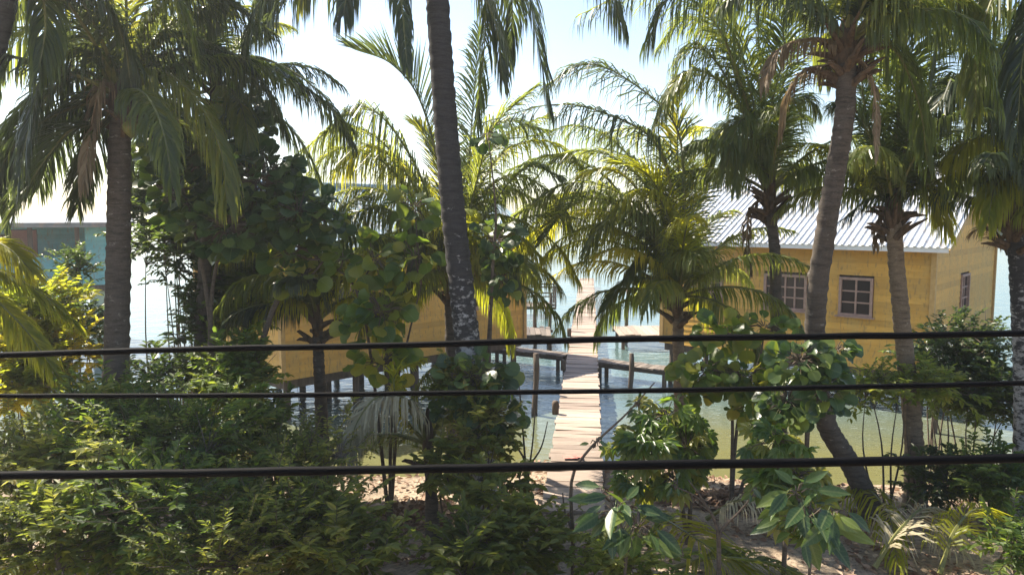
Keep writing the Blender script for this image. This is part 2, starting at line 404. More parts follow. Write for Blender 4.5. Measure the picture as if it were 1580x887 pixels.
def gable_house(label, C, A, Bd, LA, LB, z0, eave, rise, roof_mat, wins_a, wins_b, mat, over=0.5):
    """C: near corner on plan; A: along the eave wall, Bd: along the gable wall (unit vectors)"""
    C = Vector((C.x, C.y, 0)); h = empty('beach_house', C, label, 'house')
    nA = -Bd; nB = -A; Z = Vector((0, 0, 1))
    gab = lambda u: eave + rise * (1 - abs(u - LB/2) / (LB/2))
    core = MB()                                            # inner shell behind the boards
    e = 0.06
    def cp(u, v, z): return C + A*u + Bd*v + Z*z
    vs_ = [cp(u, v, z) for z in (z0, eave) for (u, v) in ((e, e), (LA-e, e), (LA-e, LB-e), (e, LB-e))]
    vs_ += [cp(e, LB/2, eave + rise - .06), cp(LA-e, LB/2, eave + rise - .06)]
    core.add(vs_, [(0,1,5,4),(1,2,6,9,5),(2,3,7,6),(3,0,4,8,7),(4,5,9,8),(6,7,8,9),(3,2,1,0)])
    core.build('wall_core', M['timber'], h)
    board_wall(h, C + Z*z0, A, LA, z0, eave, nA, [(u-w/2-.09, u+w/2+.09, z-hh/2-.09, z+hh/2+.09) for u, z, w, hh, c, r in wins_a], mat)
    board_wall(h, C + Z*z0, Bd, LB, z0, eave, nB, [(u-w/2-.09, u+w/2+.09, z-hh/2-.09, z+hh/2+.09) for u, z, w, hh, c, r in wins_b], mat, gable=gab)
    board_wall(h, C + A*LA + Z*z0, Bd, LB, z0, eave, A, [], mat, gable=gab)
    board_wall(h, C + Bd*LB + Z*z0, A, LA, z0, eave, Bd, [], mat)
    for u, z, w, hh, c, r in wins_a: window(h, C + A*u + Z*z + nA*0.0, A, nA, w, hh, c, r, M['frame'])
    for u, z, w, hh, c, r in wins_b: window(h, C + Bd*u + Z*z + nB*0.0, Bd, nB, w, hh, c, r, M['frame'])
    Mx = Matrix((A, Bd, Z)).transposed()
    for u, v in ((0, 0), (LA, 0), (0, LB), (LA, LB)):
        t = MB(); t.box(C + A*u + Bd*v + Z*((z0+eave)/2 - .01) + nA*(.022 if v == 0 else -.022) + nB*(.022 if u == 0 else -.022), (.13, .13, eave-z0-.03), Mx); t.build('corner_post', M['trim'], h)
    # roof
    sl = math.hypot(LB/2, rise); S1 = (Bd*(LB/2) + Z*rise).normalized(); S2 = (-Bd*(LB/2) + Z*rise).normalized()
    k = over / (LB/2) * sl
    for S, p, un in ((S1, C - A*over, 1), (S2, C + Bd*LB - A*over, -1)):
        nrm = A.cross(S) if un == 1 else S.cross(A)
        if nrm.z < 0: nrm = -nrm
        corrugated(h, 'roof', p + Z*(eave + .05) - S*k, A, LA + 2*over, S, sl + k - .01, 0.19, 0.045, roof_mat, nrm)
    rc = MB(); rc.tube([C - A*(over+.03) + Bd*(LB/2) + Z*(eave+rise+.07), C + A*(LA+over+.03) + Bd*(LB/2) + Z*(eave+rise+.07)], .11, 8)
    rc.build('ridge_cap', roof_mat, h)
    fa = MB(); fa.box(C + A*(LA/2) - Bd*(over-.03) + Z*(eave - over*rise/(LB/2) + .0), (LA + 2*over - .02, .03, .14), Mx); fa.build('fascia', M['white'], h)
    for u0 in (-over + .02, LA + over - .02):
        for S, v0 in ((S1, 0.0), (S2, LB)):
            b = MB(); p = C + A*u0 + Bd*v0 + Z*eave - S*k
            q = p + S*(sl + k)
            d = q - p; W_ = Matrix((A, S, A.cross(S))).transposed()
            b.box((p + q)/2 - Z*.06, (.03, d.length, .15), W_); b.build('barge_board', M['trim'], h)
    # floor frame and stilts
    fl = MB(); fl.box(C + A*(LA/2) + Bd*(LB/2) + Z*(z0 - .13), (LA - .1, LB - .1, .24), Mx); fl.build('floor_frame', M['timber'], h)
    for i in range(5):
        for j in range(4):
            p = C + A*(.25 + (LA-.5)*i/4) + Bd*(.25 + (LB-.5)*j/3)
            s = MB(); s.tube([p + Z*(gz(p.x, p.y) - .3), p + Z*(z0 - .24)], [.11, .10], 8); s.build('stilt', M['timber'], h)
    return h

a42 = R(42); sa, ca = math.sin(a42), math.cos(a42)
Z0, EAVE = 1.15, 4.90
CR = on(1432, 580, Z0)
HR = gable_house('yellow boarded house with ribbed pale metal roof, right of the pier', CR,
    Vector((-ca, sa, 0)), Vector((sa, ca, 0)), 8.4, 7.8, Z0, EAVE, 2.0, M['roof'],
    [(2.0, 3.2, 0.80, .98, 2, 3), (4.1, 3.2, 1.2, .95, 4, 3), (6.6, 3.2, 0.70, .95, 2, 3)],
    [(3.6, 3.2, 0.9, 1.0, 2, 3)], M['yellow_board'])
CL = on(437, 588, Z0)
HL = gable_house('yellow boarded house on stilts with blue-grey roof, left of the pier', CL,
    Vector((ca*0.9, sa*1.08, 0)).normalized(), Vector((-sa*1.08, ca*0.9, 0)).normalized(), 9.6, 4.8, Z0, EAVE, 1.5, M['roof_blue'],
    [(2.2, 3.05, 0.9, 1.05, 2, 2), (7.6, 3.05, 0.9, 1.05, 2, 2)], [], M['yellow_board'])

# turquoise house far left
def turquoise():
    D = 30.0; C = at(135, 440, D); z0 = C.z; z1 = at(135, 347, D).z; X = Vector((1, 0, 0)); Y = Vector((0, 1, 0)); Z = Vector((0, 0, 1))
    h = empty('turquoise_house', (C.x, D, 0), 'turquoise boarded house with dark roof and shaded porch', 'house')
    right = at(188, 440, D).x; left = C.x - 8.5
    # closed room at the right
    core = MB(); core.box(((C.x + right)/2, D + 2.6, (z0+z1)/2), (right - C.x - .06, 5.1, z1 - z0)); core.build('wall_core', M['timber'], h)
    board_wall(h, Vector((C.x, D, z0)), X, right - C.x, z0, z1, -Y, [], M['turq_board'], 0.2)
    board_wall(h, Vector((right, D, z0)), Y, 5.2, z0, z1, X, [], M['turq_board'], 0.2)
    # porch back wall, set back, with door and windows
    back = MB(); back.box(((C.x + left)/2, D + 3.6, (z0+z1)/2), (C.x - left - .06, 3.0, z1 - z0)); back.build('wall_core', M['timber'], h)
    dx = at(82, 390, D + 1.8).x; wx = at(42, 372, D + 1.8).x; yx = at(112, 375, D+1.8).x
    board_wall(h, Vector((left, D + 2.05, z0)), X, C.x - left, z0, z1, -Y,
        [(dx - left - .55, dx - left + .55, z0 - 1, z0 + 2.1), (wx - left - .65, wx - left + .65, z0 + .85, z0 + 1.95)], M['turq_board'], 0.2)
    door = MB(); door.box((dx, D + 2.04, z0 + 1.05), (1.06, .06, 2.1)); dr = door.build('door', mat_simple('door_paint', (.28,.12,.09), (.36,.17,.12), 5, .6), h)
    hd = MB(); hd.box((dx - .4, D + 1.98, z0 + 1.0), (.04, .06, .14)); q = hd.build('handle', M['concrete']); q.parent = dr
    window(h, Vector((wx, D + 2.05, z0 + 1.4)), X, -Y, 1.1, 0.9, 3, 2, M['timber'])
    # half-height boarded rail, porch posts, floor
    board_wall(h, Vector((left, D, z0)), X, C.x - left, z0, z0 + 1.1, -Y, [], M['turq_board'], 0.18)
    fl = MB(); fl.box(((left + right)/2, D + 2.6, z0 - .13), (right - left + .1, 5.3, .22)); fl.build('porch_floor', M['timber'], h)
    for px in (122, 60, -10):
        p = at(px, 400, D); b = MB(); b.box((p.x, D + .12, (z0+z1)/2), (.16, .16, z1 - z0)); b.build('porch_post', M['timber'], h)
    rf = MB(); rf.box(((left + right)/2, D + 2.4, z1 + .10), (right - left + .8, 7.0, .18), Matrix.Rotation(R(1.5), 3, 'X')); rf.build('roof', M['roof_dark'], h)
    low = MB(); low.box(((C.x + right)/2, D + 2.6, (z0 - .24)/2 - 1.0), (right - C.x - .1, 4.9, z0 - .24 + 2.0)); low.build('lower_wall', mat_simple('pale_green_render', (.36,.50,.42), (.46,.58,.48), 3, .8), h)
    for i in range(6):
        for j in range(2):
            x = left + .2 + (right - left - .4)*i/5; y = D + .3 + 4.6*j
            s = MB(); s.tube([(x, y, -2.2), (x, y, z0 - .24)], .12, 8); s.build('stilt', M['concrete'], h)
    h.rotation_euler.z = R(26)
turquoise()

# ------------------------------------------------------------------ pier and decks
PW = 1.06; DECK = 0.62
def pier_x(y):                                              # centre line, slight drift like the photo
    a = on(888, 720, DECK); b = on(905, 440, DECK)
    return a.x + (b.x - a.x) * (y - a.y) / (b.y - a.y)
def deck_run(obj, p0, p1, width, z, pw, gap, mat, post_every=2.6, posts=True):
    p0 = Vector((p0[0], p0[1], 0)); p1 = Vector((p1[0], p1[1], 0)); d = p1 - p0; L = d.length; T = d.normalized(); S = Vector((T.y, -T.x, 0)); Z = Vector((0, 0, 1))
    n = int(L / (pw + gap)); metas = []
    for k in range(4):
        mb = MB(); wv = width + random.uniform(-.02, .05); j = [random.uniform(-.006, .006) for _ in range(4)]
        mb.box((0, 0, 0), (wv, pw, .045)); mb.v = [Vector((q.x + j[(i*3) % 4]*2, q.y + j[i % 4], q.z)) for i, q in enumerate(mb.v)]
        metas.append(mb.mesh('plank', mat))
    for i in range(n):
        c = p0 + T*((i + .5)*(pw + gap)) + S*random.uniform(-.025, .025) + Z*(z + random.uniform(-.008, .012))
        Mx = Matrix((S, T, Z)).transposed().to_4x4() @ Matrix.Rotation(random.gauss(0, .012), 4, 'Z') @ Matrix.Rotation(random.gauss(0, .012), 4, 'Y')
        Mx.translation = c; link_mesh('plank', metas[i % 4] if random.random() < .7 else metas[random.randrange(4)], obj, Mx)
    for s in (-1, 1):
        b = MB(); b.tube([p0 + S*(s*width*.36) + Z*(z - .105), p1 + S*(s*width*.36) + Z*(z - .105)], .075, 6); b.build('stringer', M['timber'], obj)
    if posts:
        for i in range(int(L / post_every) + 1):
            for s in (-1, 1):
                p = p0 + T*min(L - .1, .2 + i*post_every) + S*(s*(width*.36))
                if gz(p.x, p.y) > z - .3: continue
                b = MB(); b.tube([p + Z*(gz(p.x, p.y) - .3), p + Z*(z - .16)], .075, 7); b.build('post', M['timber'], obj)
yA, yB = on(888, 790, DECK).y, 60.0
pier = empty('pier', (pier_x(yA), yA, 0), 'long weathered plank pier running out over the sea', 'pier')
deck_run(pier, (pier_x(yA), yA), (pier_x(yB), yB), PW, DECK, .27, .018, M['plank'])
# side walks that reach the two houses
yS = on(905, 556, DECK).y
d1 = empty('side_walkway', (pier_x(yS) + 1, yS, 0), 'narrow plank walkway from the pier to the house with the pale roof', 'walkway')
q = CR + Vector((-ca, sa, 0))*6.6
deck_run(d1, (pier_x(yS) + PW/2 + .05, yS + .3), (q.x - 1.4, q.y - .5), 0.72, DECK - .06, .2, .02, M['plank_grey'])
yS2 = on(880, 545, DECK).y
d2 = empty('side_walkway', (pier_x(yS2) - 1, yS2, 0), 'narrow plank walkway from the pier to the stilted house', 'walkway')
deck_run(d2, (pier_x(yS2) - PW/2 - .05, yS2), (-1.6, yS2 + 2.2), 0.72, DECK - .06, .2, .02, M['plank_grey'])
# open landing deck beside the right house and one further out on the left
pl = on(1005, 512, DECK)
d3 = empty('landing_deck', pl, 'pale plank landing deck beside the house with the pale roof', 'deck')
deck_run(d3, (pl.x - 1.5, pl.y + .2), (pl.x + 1.6, pl.y + .2), 2.6, DECK + .02, .2, .02, M['plank'])
pl2 = on(800, 512, DECK)
d4 = empty('landing_deck', pl2, 'dark plank landing deck beside the stilted house, pier side', 'deck')
deck_run(d4, (pl2.x - 1.5, pl2.y), (pl2.x + 1.5, pl2.y), 2.2, DECK + .02, .2, .02, M['plank_grey'])
pl3 = on(818, 470, DECK)
d5 = empty('swim_dock', pl3, 'small railed dock far out on the stilted house side', 'deck')
deck_run(d5, (pl3.x - 1.9, pl3.y), (pl3.x + 1.4, pl3.y), 2.0, DECK, .2, .02, M['plank_grey'])
for x in (-1.9, -.3, 1.35):
    for s in (-1, 1):
        b = MB(); b.tube([pl3 + Vector((x, s*.95, -.02)), pl3 + Vector((x, s*.95, 1.1))], .05, 6); b.build('rail_post', M['timber'], d5)
for s in (-1, 1):
    for z in (.55, 1.06):
        b = MB(); b.tube([pl3 + Vector((-1.95, s*.95, z)), pl3 + Vector((1.4, s*.95, z))], .04, 6); b.build('rail', M['timber'], d5)
# mooring posts: tall dark ones, and stubs on the pier edge
tall = [('tall dark timber mooring post beside the dark landing deck', 826, 405, 528), ('tall dark timber mooring post left of the far pier', 849, 452, 506),
        ('stout dark timber post at the edge of the pale landing deck', 967, 440, 520), ('slim dark mooring post between pier and stilted house', 826, 545, 640),
        ('leaning dark mooring post under the pale landing deck', 973, 545, 600)]
for lb, px, y0, y1 in tall:
    p = on(px, y1, .0); hgt = max(1.0, (at(px, y0, p.y).z))
    b = MB(); n = 9
    pts = [Vector((p.x + .03*math.sin(i), p.y, -2.0 + (hgt + 2.0)*i/n)) for i in range(n+1)]
    b.tube(pts, [.095 - .02*i/n + random.uniform(-.006, .006) for i in range(n+1)], 10)
    o = b.build('mooring_post', M['timber'], smooth=True); tag(o, lb, 'post', 'mooring posts by the pier')
BL = ['short timber bollard on the pier beside the walkway to the stilted house', 'short timber bollard on the pier edge level with the pale landing deck', 'short timber bollard on the pier just shoreward of the side walkways', 'short timber bollard on the pier closest to the shore']
for k, (px, py) in enumerate(((881, 520), (917, 514), (880, 572), (861, 640))):
    p = on(px, py, DECK); cx = pier_x(p.y); s = -1 if px < 905 else 1
    b = MB(); b.tube([(cx + s*.58, p.y, DECK + .02), (cx + s*.58, p.y, DECK + .3), (cx + s*.58, p.y, DECK + .36)], [.085, .09, .06], 9)
    o = b.build('pier_bollard', M['timber'], smooth=True); tag(o, BL[k], 'bollard', 'bollards along the pier edge')
# faded red cloth on the planks
p = on(884, 706, DECK + .05); b = MB(); nx, ny = 10, 6
vs_ = [Vector((p.x - .2 + .4*i/nx, p.y - .1 + .2*j/ny, DECK + .045 + .03*(1 + mnoise.noise(Vector((i*.7, j*.8, 1)))))) for j in range(ny+1) for i in range(nx+1)]
b.add(vs_, [(j*(nx+1)+i, j*(nx+1)+i+1, (j+1)*(nx+1)+i+1, (j+1)*(nx+1)+i) for j in range(ny) for i in range(nx)])
tag(b.build('red_cloth', M['red'], smooth=True), 'small crumpled red cloth lying on the pier planks', 'cloth')
# white box on a post by the right house
p = at(1449, 540, 19.5); wb = empty('utility_box', (p.x, p.y, gz(p.x, p.y)), 'white utility box on a dark post below the house gable', 'utility box')
b = MB(); b.box(p, (.52, .3, .62)); cab = b.build('cabinet', M['white'], wb)
b = MB(); b.box(p + Vector((0, -.16, .02)), (.3, .03, .34)); b.build('panel', M['concrete'], wb)
b = MB(); b.tube([Vector((p.x, p.y + .05, gz(p.x, p.y) - .3)), p - Vector((0, 0, .29))], .08, 8); b.build('post', M['timber'], wb)

# ------------------------------------------------------------------ overhead cables
def cable(ys_, d, r, lb):
    a = at(0, ys_[0], d[0]); m = at(790, ys_[1], d[1]); e = at(1580, ys_[2], d[2])
    # a sagging line through the three points, carried on well past the frame
    A = np.array([[a.x**2, a.x, 1], [m.x**2, m.x, 1], [e.x**2, e.x, 1]])
    cz = np.linalg.solve(A, [a.z, m.z, e.z]); cy = np.linalg.solve(A[:, 1:][[0, 2]], [a.y, e.y])
    pts = [Vector((x, cy[0]*x + cy[1], cz[0]*x*x + cz[1]*x + cz[2] + .006*mnoise.noise(Vector((x*.9, r*900, 0))) + .002*mnoise.noise(Vector((x*5, r*700, 4))))) for x in np.linspace(-11, 11, 260)]
    b = MB(); b.tube(pts, [r*(1 + .10*mnoise.noise(Vector((p_.x*3, r*300, 2)))) for p_ in pts], 10); o = b.build('power_cable', M['cable'], smooth=True); tag(o, lb, 'cable')
cable((548, 527, 514), (3.4, 3.25, 3.1), .0135, 'black overhead cable strung across, topmost of three')
cable((610, 603, 591), (3.6, 3.5, 3.35), .0115, 'thin black overhead cable strung across, middle of three')
cable((733, 721, 706), (3.1, 3.0, 2.9), .0175, 'thick black overhead cable strung across, lowest of three')

# ------------------------------------------------------------------ palms
def make_frond(parent, pts, L=0.75, n=118, hang=0.55, mat='palm', width=.031, tint=(0.1, 0.9), petiole=0.14, rach=.028, lift=.15, sparse=0.0, name='frond', label=None):
    dead = mat == 'palm_dead'
    C = catmull(pts, n + 10); m = len(C)
    mb = MB(); down = Vector((0, 0, -1)); prevS = None
    t0, t1 = tint
    base_t = random.uniform(t0, t0 + (t1 - t0)*.6); sd_ = random.uniform(0, 99); clump = 0.0
    for i in range(1, m):
        s = i / (m - 1)
        T = (C[min(i+1, m-1)] - C[i-1]).normalized()
        S = T.cross(Vector((0, 0, 1)))
        if S.length < 0.25 and prevS is not None: S = prevS - T*prevS.dot(T)
        elif S.length < 1e-3: S = Vector((1, 0, 0))
        S.normalize(); 
        if prevS is not None and S.dot(prevS) < 0: S = -S
        prevS = S; N = S.cross(T); 
        if N.z < 0: N = -N
        if s < petiole: continue
        u = (s - petiole) / (1 - petiole)
        prof = (0.45 + 0.75*math.sin(math.pi*min(1, u*0.80 + .10))) * (1 - 0.35*u)
        for side in (-1, 1):
            if random.random() < sparse: continue
            gp = mnoise.noise(Vector((s*11, sd_, side*3.0)))
            if gp > .42: continue
            clump = .22*mnoise.noise(Vector((s*26, sd_ + 5, side*2.0)))
            l = 1.36 * L * prof * random.uniform(.82, 1.1) * (random.uniform(.35, .7) if random.random() < .07 else 1)
            ang = R(38) + R(28)*u + clump + random.gauss(0, .09)
            d0 = (S*(side*math.cos(ang)) + T*math.sin(ang) + N*(lift + random.gauss(0, .06))).normalized()
            hg = hang * random.uniform(.75, 1.2)
            p = C[i] + T*random.uniform(-.01, .01); q = [p]
            for k in range(3):
                h = min(.97, hg*(0.25 + 0.55*k))
                dk = (d0*(1-h) + down*h).normalized(); p = p + dk*(l*(.30, .36, .34)[k]); q.append(p)
            wv = (T - d0*T.dot(d0)); 
            if wv.length < 1e-3: wv = N
            wv = (wv.normalized() + N*random.gauss(0, .35)).normalized() * (width * random.uniform(.8, 1.15) * .5)
            tv = min(1, max(0, base_t + random.gauss(0, .10) + (.15 if random.random() < .06 else 0)))
            mb.add([q[0]-wv*.5, q[0]+wv*.5, q[1]+wv, q[1]-wv, q[2]+wv*.8, q[2]-wv*.8, q[3]], [(0,1,2,3), (3,2,4,5), (5,4,6)], tv)
    f = mb.build(name, M[mat], parent)
    if label: f['label'] = label
    rb = MB(); rb.tube(C, [rach*(1.5 - 1.35*(i/(m-1))**.7) for i in range(m)], 5)
    rc = rb.build('rachis', M['rachis_dead' if dead else 'rachis']); rc.parent = f
    return f

def auto_pts(c, az, el, L, sag=1.2, n=6):
    p = Vector(c); out = [p.copy()]; e = el
    for k in range(n):
        p = p + Vector((math.sin(az)*math.cos(e), math.cos(az)*math.cos(e), math.sin(e)))*(L/n); out.append(p.copy()); e -= sag/n*(0.6 + .25*k)
    return out

def palm(label, trunk, depth, rad, fronds=(), auto=(), trunk_mat='trunk', boots=10, nuts=0, group=None, fill=0, fillL=2.6, lo=-25, hi=70, deadlow=False, mats=('palm', 'palm_dark', 'palm')):
    """trunk: photo positions from base to top; fronds: (points, options)"""
    dep = lambda q: depth + (q[2] if len(q) > 2 else 0)
    P = [at(q[0], q[1], dep(q)) for q in trunk]
    base = P[0].copy(); g = gz(base.x, base.y)
    base.z = g - .15; P[0] = base
    root = empty('coconut_palm', (base.x, base.y, g), label, 'palm tree', group)
    L = sum((P[i+1]-P[i]).length for i in range(len(P)-1)); n = max(30, int(L/.055))
    C = catmull(P, n); rr = []
    for i in range(n + 1):
        s = i/n; r = rad*(1.0 - .28*s) + rad*.55*math.exp(-s*L/.35)
        r *= 1 + (.06 if i % 3 == 0 else (-.025 if i % 3 == 1 else 0)) + random.uniform(-.02, .02); rr.append(r)
    C = [c + Vector((random.gauss(0, .004), random.gauss(0, .004), 0)) for c in C]
    tb = MB(); tb.tube(C, rr, 14); t_o = tb.build('trunk', M[trunk_mat], root, smooth=True)
    c = C[-1]; rt = rr[-1]
    # crown heart with old leaf bases
    hb = MB(); hb.tube([c - Vector((0, 0, .25)), c, c + Vector((0, 0, .3)), c + Vector((0, 0, .62))], [rt*.9, rt*1.25, rt*1.05, rt*.3], 10); hb.build('crown_heart', M['boot'], root)
    for k in range(boots):
        az = k*2.4 + random.uniform(-.3, .3); b = MB()
        p0 = c + Vector((math.sin(az)*rt*.8, math.cos(az)*rt*.8, -.45 + .07*k % .6)); d = Vector((math.sin(az), math.cos(az), random.uniform(.2, 1.1)))
        b.tube([p0, p0 + d*.14, p0 + d*.30 + Vector((0, 0, -.03)), p0 + d*random.uniform(.31, .46) + Vector((0, 0, -.07))], [.062, .046, .030, .010], 6); b.build('leaf_base', M['boot'], root)
    for k in range(nuts):
        az = k*1.9 + .4; p0 = c + Vector((math.sin(az)*(rt + .16), math.cos(az)*(rt + .16), -.22 - .1*(k % 3)))
        b = MB(); m_ = 7
        b.tube([p0 + Vector((0, 0, .15 - .3*i/m_)) for i in range(m_+1)], [max(.012, .125*math.sin(math.pi*(i+.25)/(m_+.5))) for i in range(m_+1)], 10); b.build('coconut', M['coconut'], root, smooth=True)
    for pts, op in fronds:
        tipdd = op.get('dd', random.uniform(-.9, .9)); W_ = []
        for i, q in enumerate(pts):
            f = i/(len(pts)-1); W_.append(at(q[0], q[1], depth + (q[2] if len(q) > 2 else tipdd*f)))
        op2 = {k: v for k, v in op.items() if k != 'dd'}
        if op.get('free') is None: W_[0] = c + (W_[0] - c)*.15 + Vector((0, 0, .05))
        op2.pop('free', None); make_frond(root, W_, **op2)
    for (az, el, Lf, op) in auto:
        make_frond(root, auto_pts(c + Vector((0, 0, .15)), R(az), R(el), Lf, op.get('sag', 1.3)), **{k: v for k, v in op.items() if k != 'sag'})
    for k in range(fill):
        az = 40 + k*137.5 + random.uniform(-15, 15); f = (k + .5)/fill; el = hi + (lo - hi)*f
        mt = mats[k % len(mats)]; dl = deadlow and el < 8
        if dl: mt = 'palm_dead'
        make_frond(root, auto_pts(c + Vector((0, 0, .15)), R(az), R(el), fillL*random.uniform(.85, 1.12), 1.1 + .3*f), mat=mt, L=.38 if dl else .55, hang=.45 + .45*f, sparse=.35 if dl else 0)
    return root

D = dict
# -- tall dark trunk in front of the pier, crown above the frame
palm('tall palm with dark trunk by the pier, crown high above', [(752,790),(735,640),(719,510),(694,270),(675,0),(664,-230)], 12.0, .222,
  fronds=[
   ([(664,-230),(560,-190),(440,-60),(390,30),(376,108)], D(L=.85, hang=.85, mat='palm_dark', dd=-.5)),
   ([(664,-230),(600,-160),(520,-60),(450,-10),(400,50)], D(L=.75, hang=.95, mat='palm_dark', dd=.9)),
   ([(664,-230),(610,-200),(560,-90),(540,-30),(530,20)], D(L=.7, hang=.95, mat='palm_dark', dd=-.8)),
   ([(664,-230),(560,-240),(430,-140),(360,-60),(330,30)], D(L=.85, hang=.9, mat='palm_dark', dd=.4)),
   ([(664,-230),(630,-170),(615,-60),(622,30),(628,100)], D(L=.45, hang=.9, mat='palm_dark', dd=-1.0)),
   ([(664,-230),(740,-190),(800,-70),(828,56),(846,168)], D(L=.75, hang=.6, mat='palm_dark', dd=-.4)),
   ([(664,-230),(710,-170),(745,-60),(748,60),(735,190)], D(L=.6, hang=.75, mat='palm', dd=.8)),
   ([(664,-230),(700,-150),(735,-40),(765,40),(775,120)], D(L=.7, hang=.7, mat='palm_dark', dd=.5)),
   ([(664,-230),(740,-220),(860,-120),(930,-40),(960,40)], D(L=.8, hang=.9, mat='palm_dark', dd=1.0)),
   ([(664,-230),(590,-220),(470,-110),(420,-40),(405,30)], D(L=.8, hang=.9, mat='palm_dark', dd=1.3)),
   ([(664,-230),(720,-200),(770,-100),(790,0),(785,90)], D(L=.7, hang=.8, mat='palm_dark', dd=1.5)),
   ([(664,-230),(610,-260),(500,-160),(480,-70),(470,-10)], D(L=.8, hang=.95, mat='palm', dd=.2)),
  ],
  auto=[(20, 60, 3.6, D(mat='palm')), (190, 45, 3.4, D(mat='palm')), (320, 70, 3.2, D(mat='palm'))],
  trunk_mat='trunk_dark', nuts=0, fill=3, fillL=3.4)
# -- left palm
palm('palm with grey-brown trunk and drooping crown near the turquoise house', [(178,800),(180,680),(180,540),(183,380),(184,250),(188,165)], 11.5, .20,
  fronds=[
   ([(190,150),(150,85),(95,90),(55,160),(30,270)], D(L=.95, hang=.75, mat='palm_dark', dd=-.9)),
   ([(190,150),(130,110),(70,150),(20,220),(-20,330)], D(L=.85, hang=.6, mat='palm_dark', dd=.5)),
   ([(190,150),(165,190),(110,200),(60,260),(20,330)], D(L=.65, hang=.3, mat='palm_dark', dd=-.3)),
   ([(190,150),(120,120),(60,170),(10,260),(0,330)], D(L=.9, hang=.6, mat='palm_dark', dd=.9)),
   ([(190,150),(140,150),(90,210),(60,290)], D(L=.75, hang=.55, mat='palm_dark', dd=1.2)),
   ([(190,150),(170,170),(140,240),(120,320)], D(L=.6, hang=.5, mat='palm_dark', dd=.7)),
   ([(190,150),(120,60),(40,50),(-30,110)], D(L=.9, hang=.75, mat='palm', dd=.6)),
   ([(190,150),(210,20),(250,-60),(320,-90)], D(L=.85, hang=.6, mat='palm', dd=.8)),
   ([(190,150),(250,10),(340,0),(420,50)], D(L=.85, hang=.85, mat='palm_dark', dd=.9)),
   ([(190,150),(140,40),(70,-10),(-20,20)], D(L=.8, hang=.6, mat='palm')),
   ([(190,150),(160,40),(110,-60),(30,-90)], D(L=.8, hang=.6, mat='palm_dark')),
   ([(190,150),(195,40),(190,-60),(170,-160)], D(L=.7, hang=.4, mat='palm')),
   ([(190,150),(230,30),(290,-40),(380,-50)], D(L=.8, hang=.75, mat='palm')),
   ([(190,150),(250,60),(330,70),(400,120),(440,200)], D(L=.8, hang=.8, mat='palm_dark')),
   ([(190,150),(260,80),(380,90),(470,135),(545,200)], D(L=.7, hang=.8, mat='palm_dark', dd=1.4)),
   ([(190,150),(240,110),(300,150),(340,230),(350,310)], D(L=.75, hang=.8, mat='palm')),
   ([(190,150),(160,130),(140,200),(130,280)], D(L=.5, hang=.8, mat='palm_dead', sparse=.3)),
  ],
  auto=[(10, 55, 3.0, D(mat='palm')), (180, 60, 2.6, D(mat='palm_dark')), (60, 35, 3.0, D(mat='palm', hang=.7)), (340, 30, 3.0, D(mat='palm', hang=.7))],
  trunk_mat='trunk', nuts=2, fill=9, fillL=2.9)
# -- right, curved grey trunk with shaggy crown
palm('curved grey palm trunk sweeping up from a leaning base before the yellow wall', [(1358,792,2.0),(1318,726,1.9),(1276,655,1.6),(1258,560,1.1),(1262,440,.6),(1285,290,.2),(1303,180),(1306,85)], 10.8, .172,
  fronds=[
   ([(1306,85),(1270,62),(1225,65),(1195,85),(1180,130)], D(L=.36, hang=.85, mat='palm_dead', dd=-.5, sparse=.35, tint=(.3, .9))),
   ([(1306,85),(1280,100),(1240,110),(1215,150),(1205,210)], D(L=.34, hang=.9, mat='palm_dead', dd=.4, sparse=.4, tint=(.2, .7))),
   ([(1306,85),(1250,0),(1150,-40),(1040,-10),(1000,60)], D(L=.8, hang=.85, mat='palm_dark', dd=.6)),
   ([(1306,85),(1290,-40),(1230,-140),(1120,-150)], D(L=.8, hang=.7, mat='palm')),
   ([(1306,85),(1330,-30),(1400,-100),(1500,-90)], D(L=.8, hang=.7, mat='palm')),
   ([(1306,85),(1360,20),(1430,10),(1500,60),(1540,150)], D(L=.8, hang=.8, mat='palm', dd=-.6)),
   ([(1306,85),(1350,60),(1390,90),(1420,170),(1430,250)], D(L=.6, hang=.8, mat='palm', dd=.7)),
   ([(1306,85),(1340,110),(1352,170),(1350,240)], D(L=.22, hang=.9, mat='palm_dead', sparse=.5)),
  ],
  auto=[(10, 60, 2.8, D(mat='palm')), (200, 65, 2.6, D(mat='palm')), (150, 40, 2.8, D(mat='palm', hang=.8))],
  trunk_mat='trunk', boots=26, fill=7, fillL=2.4, lo=15)
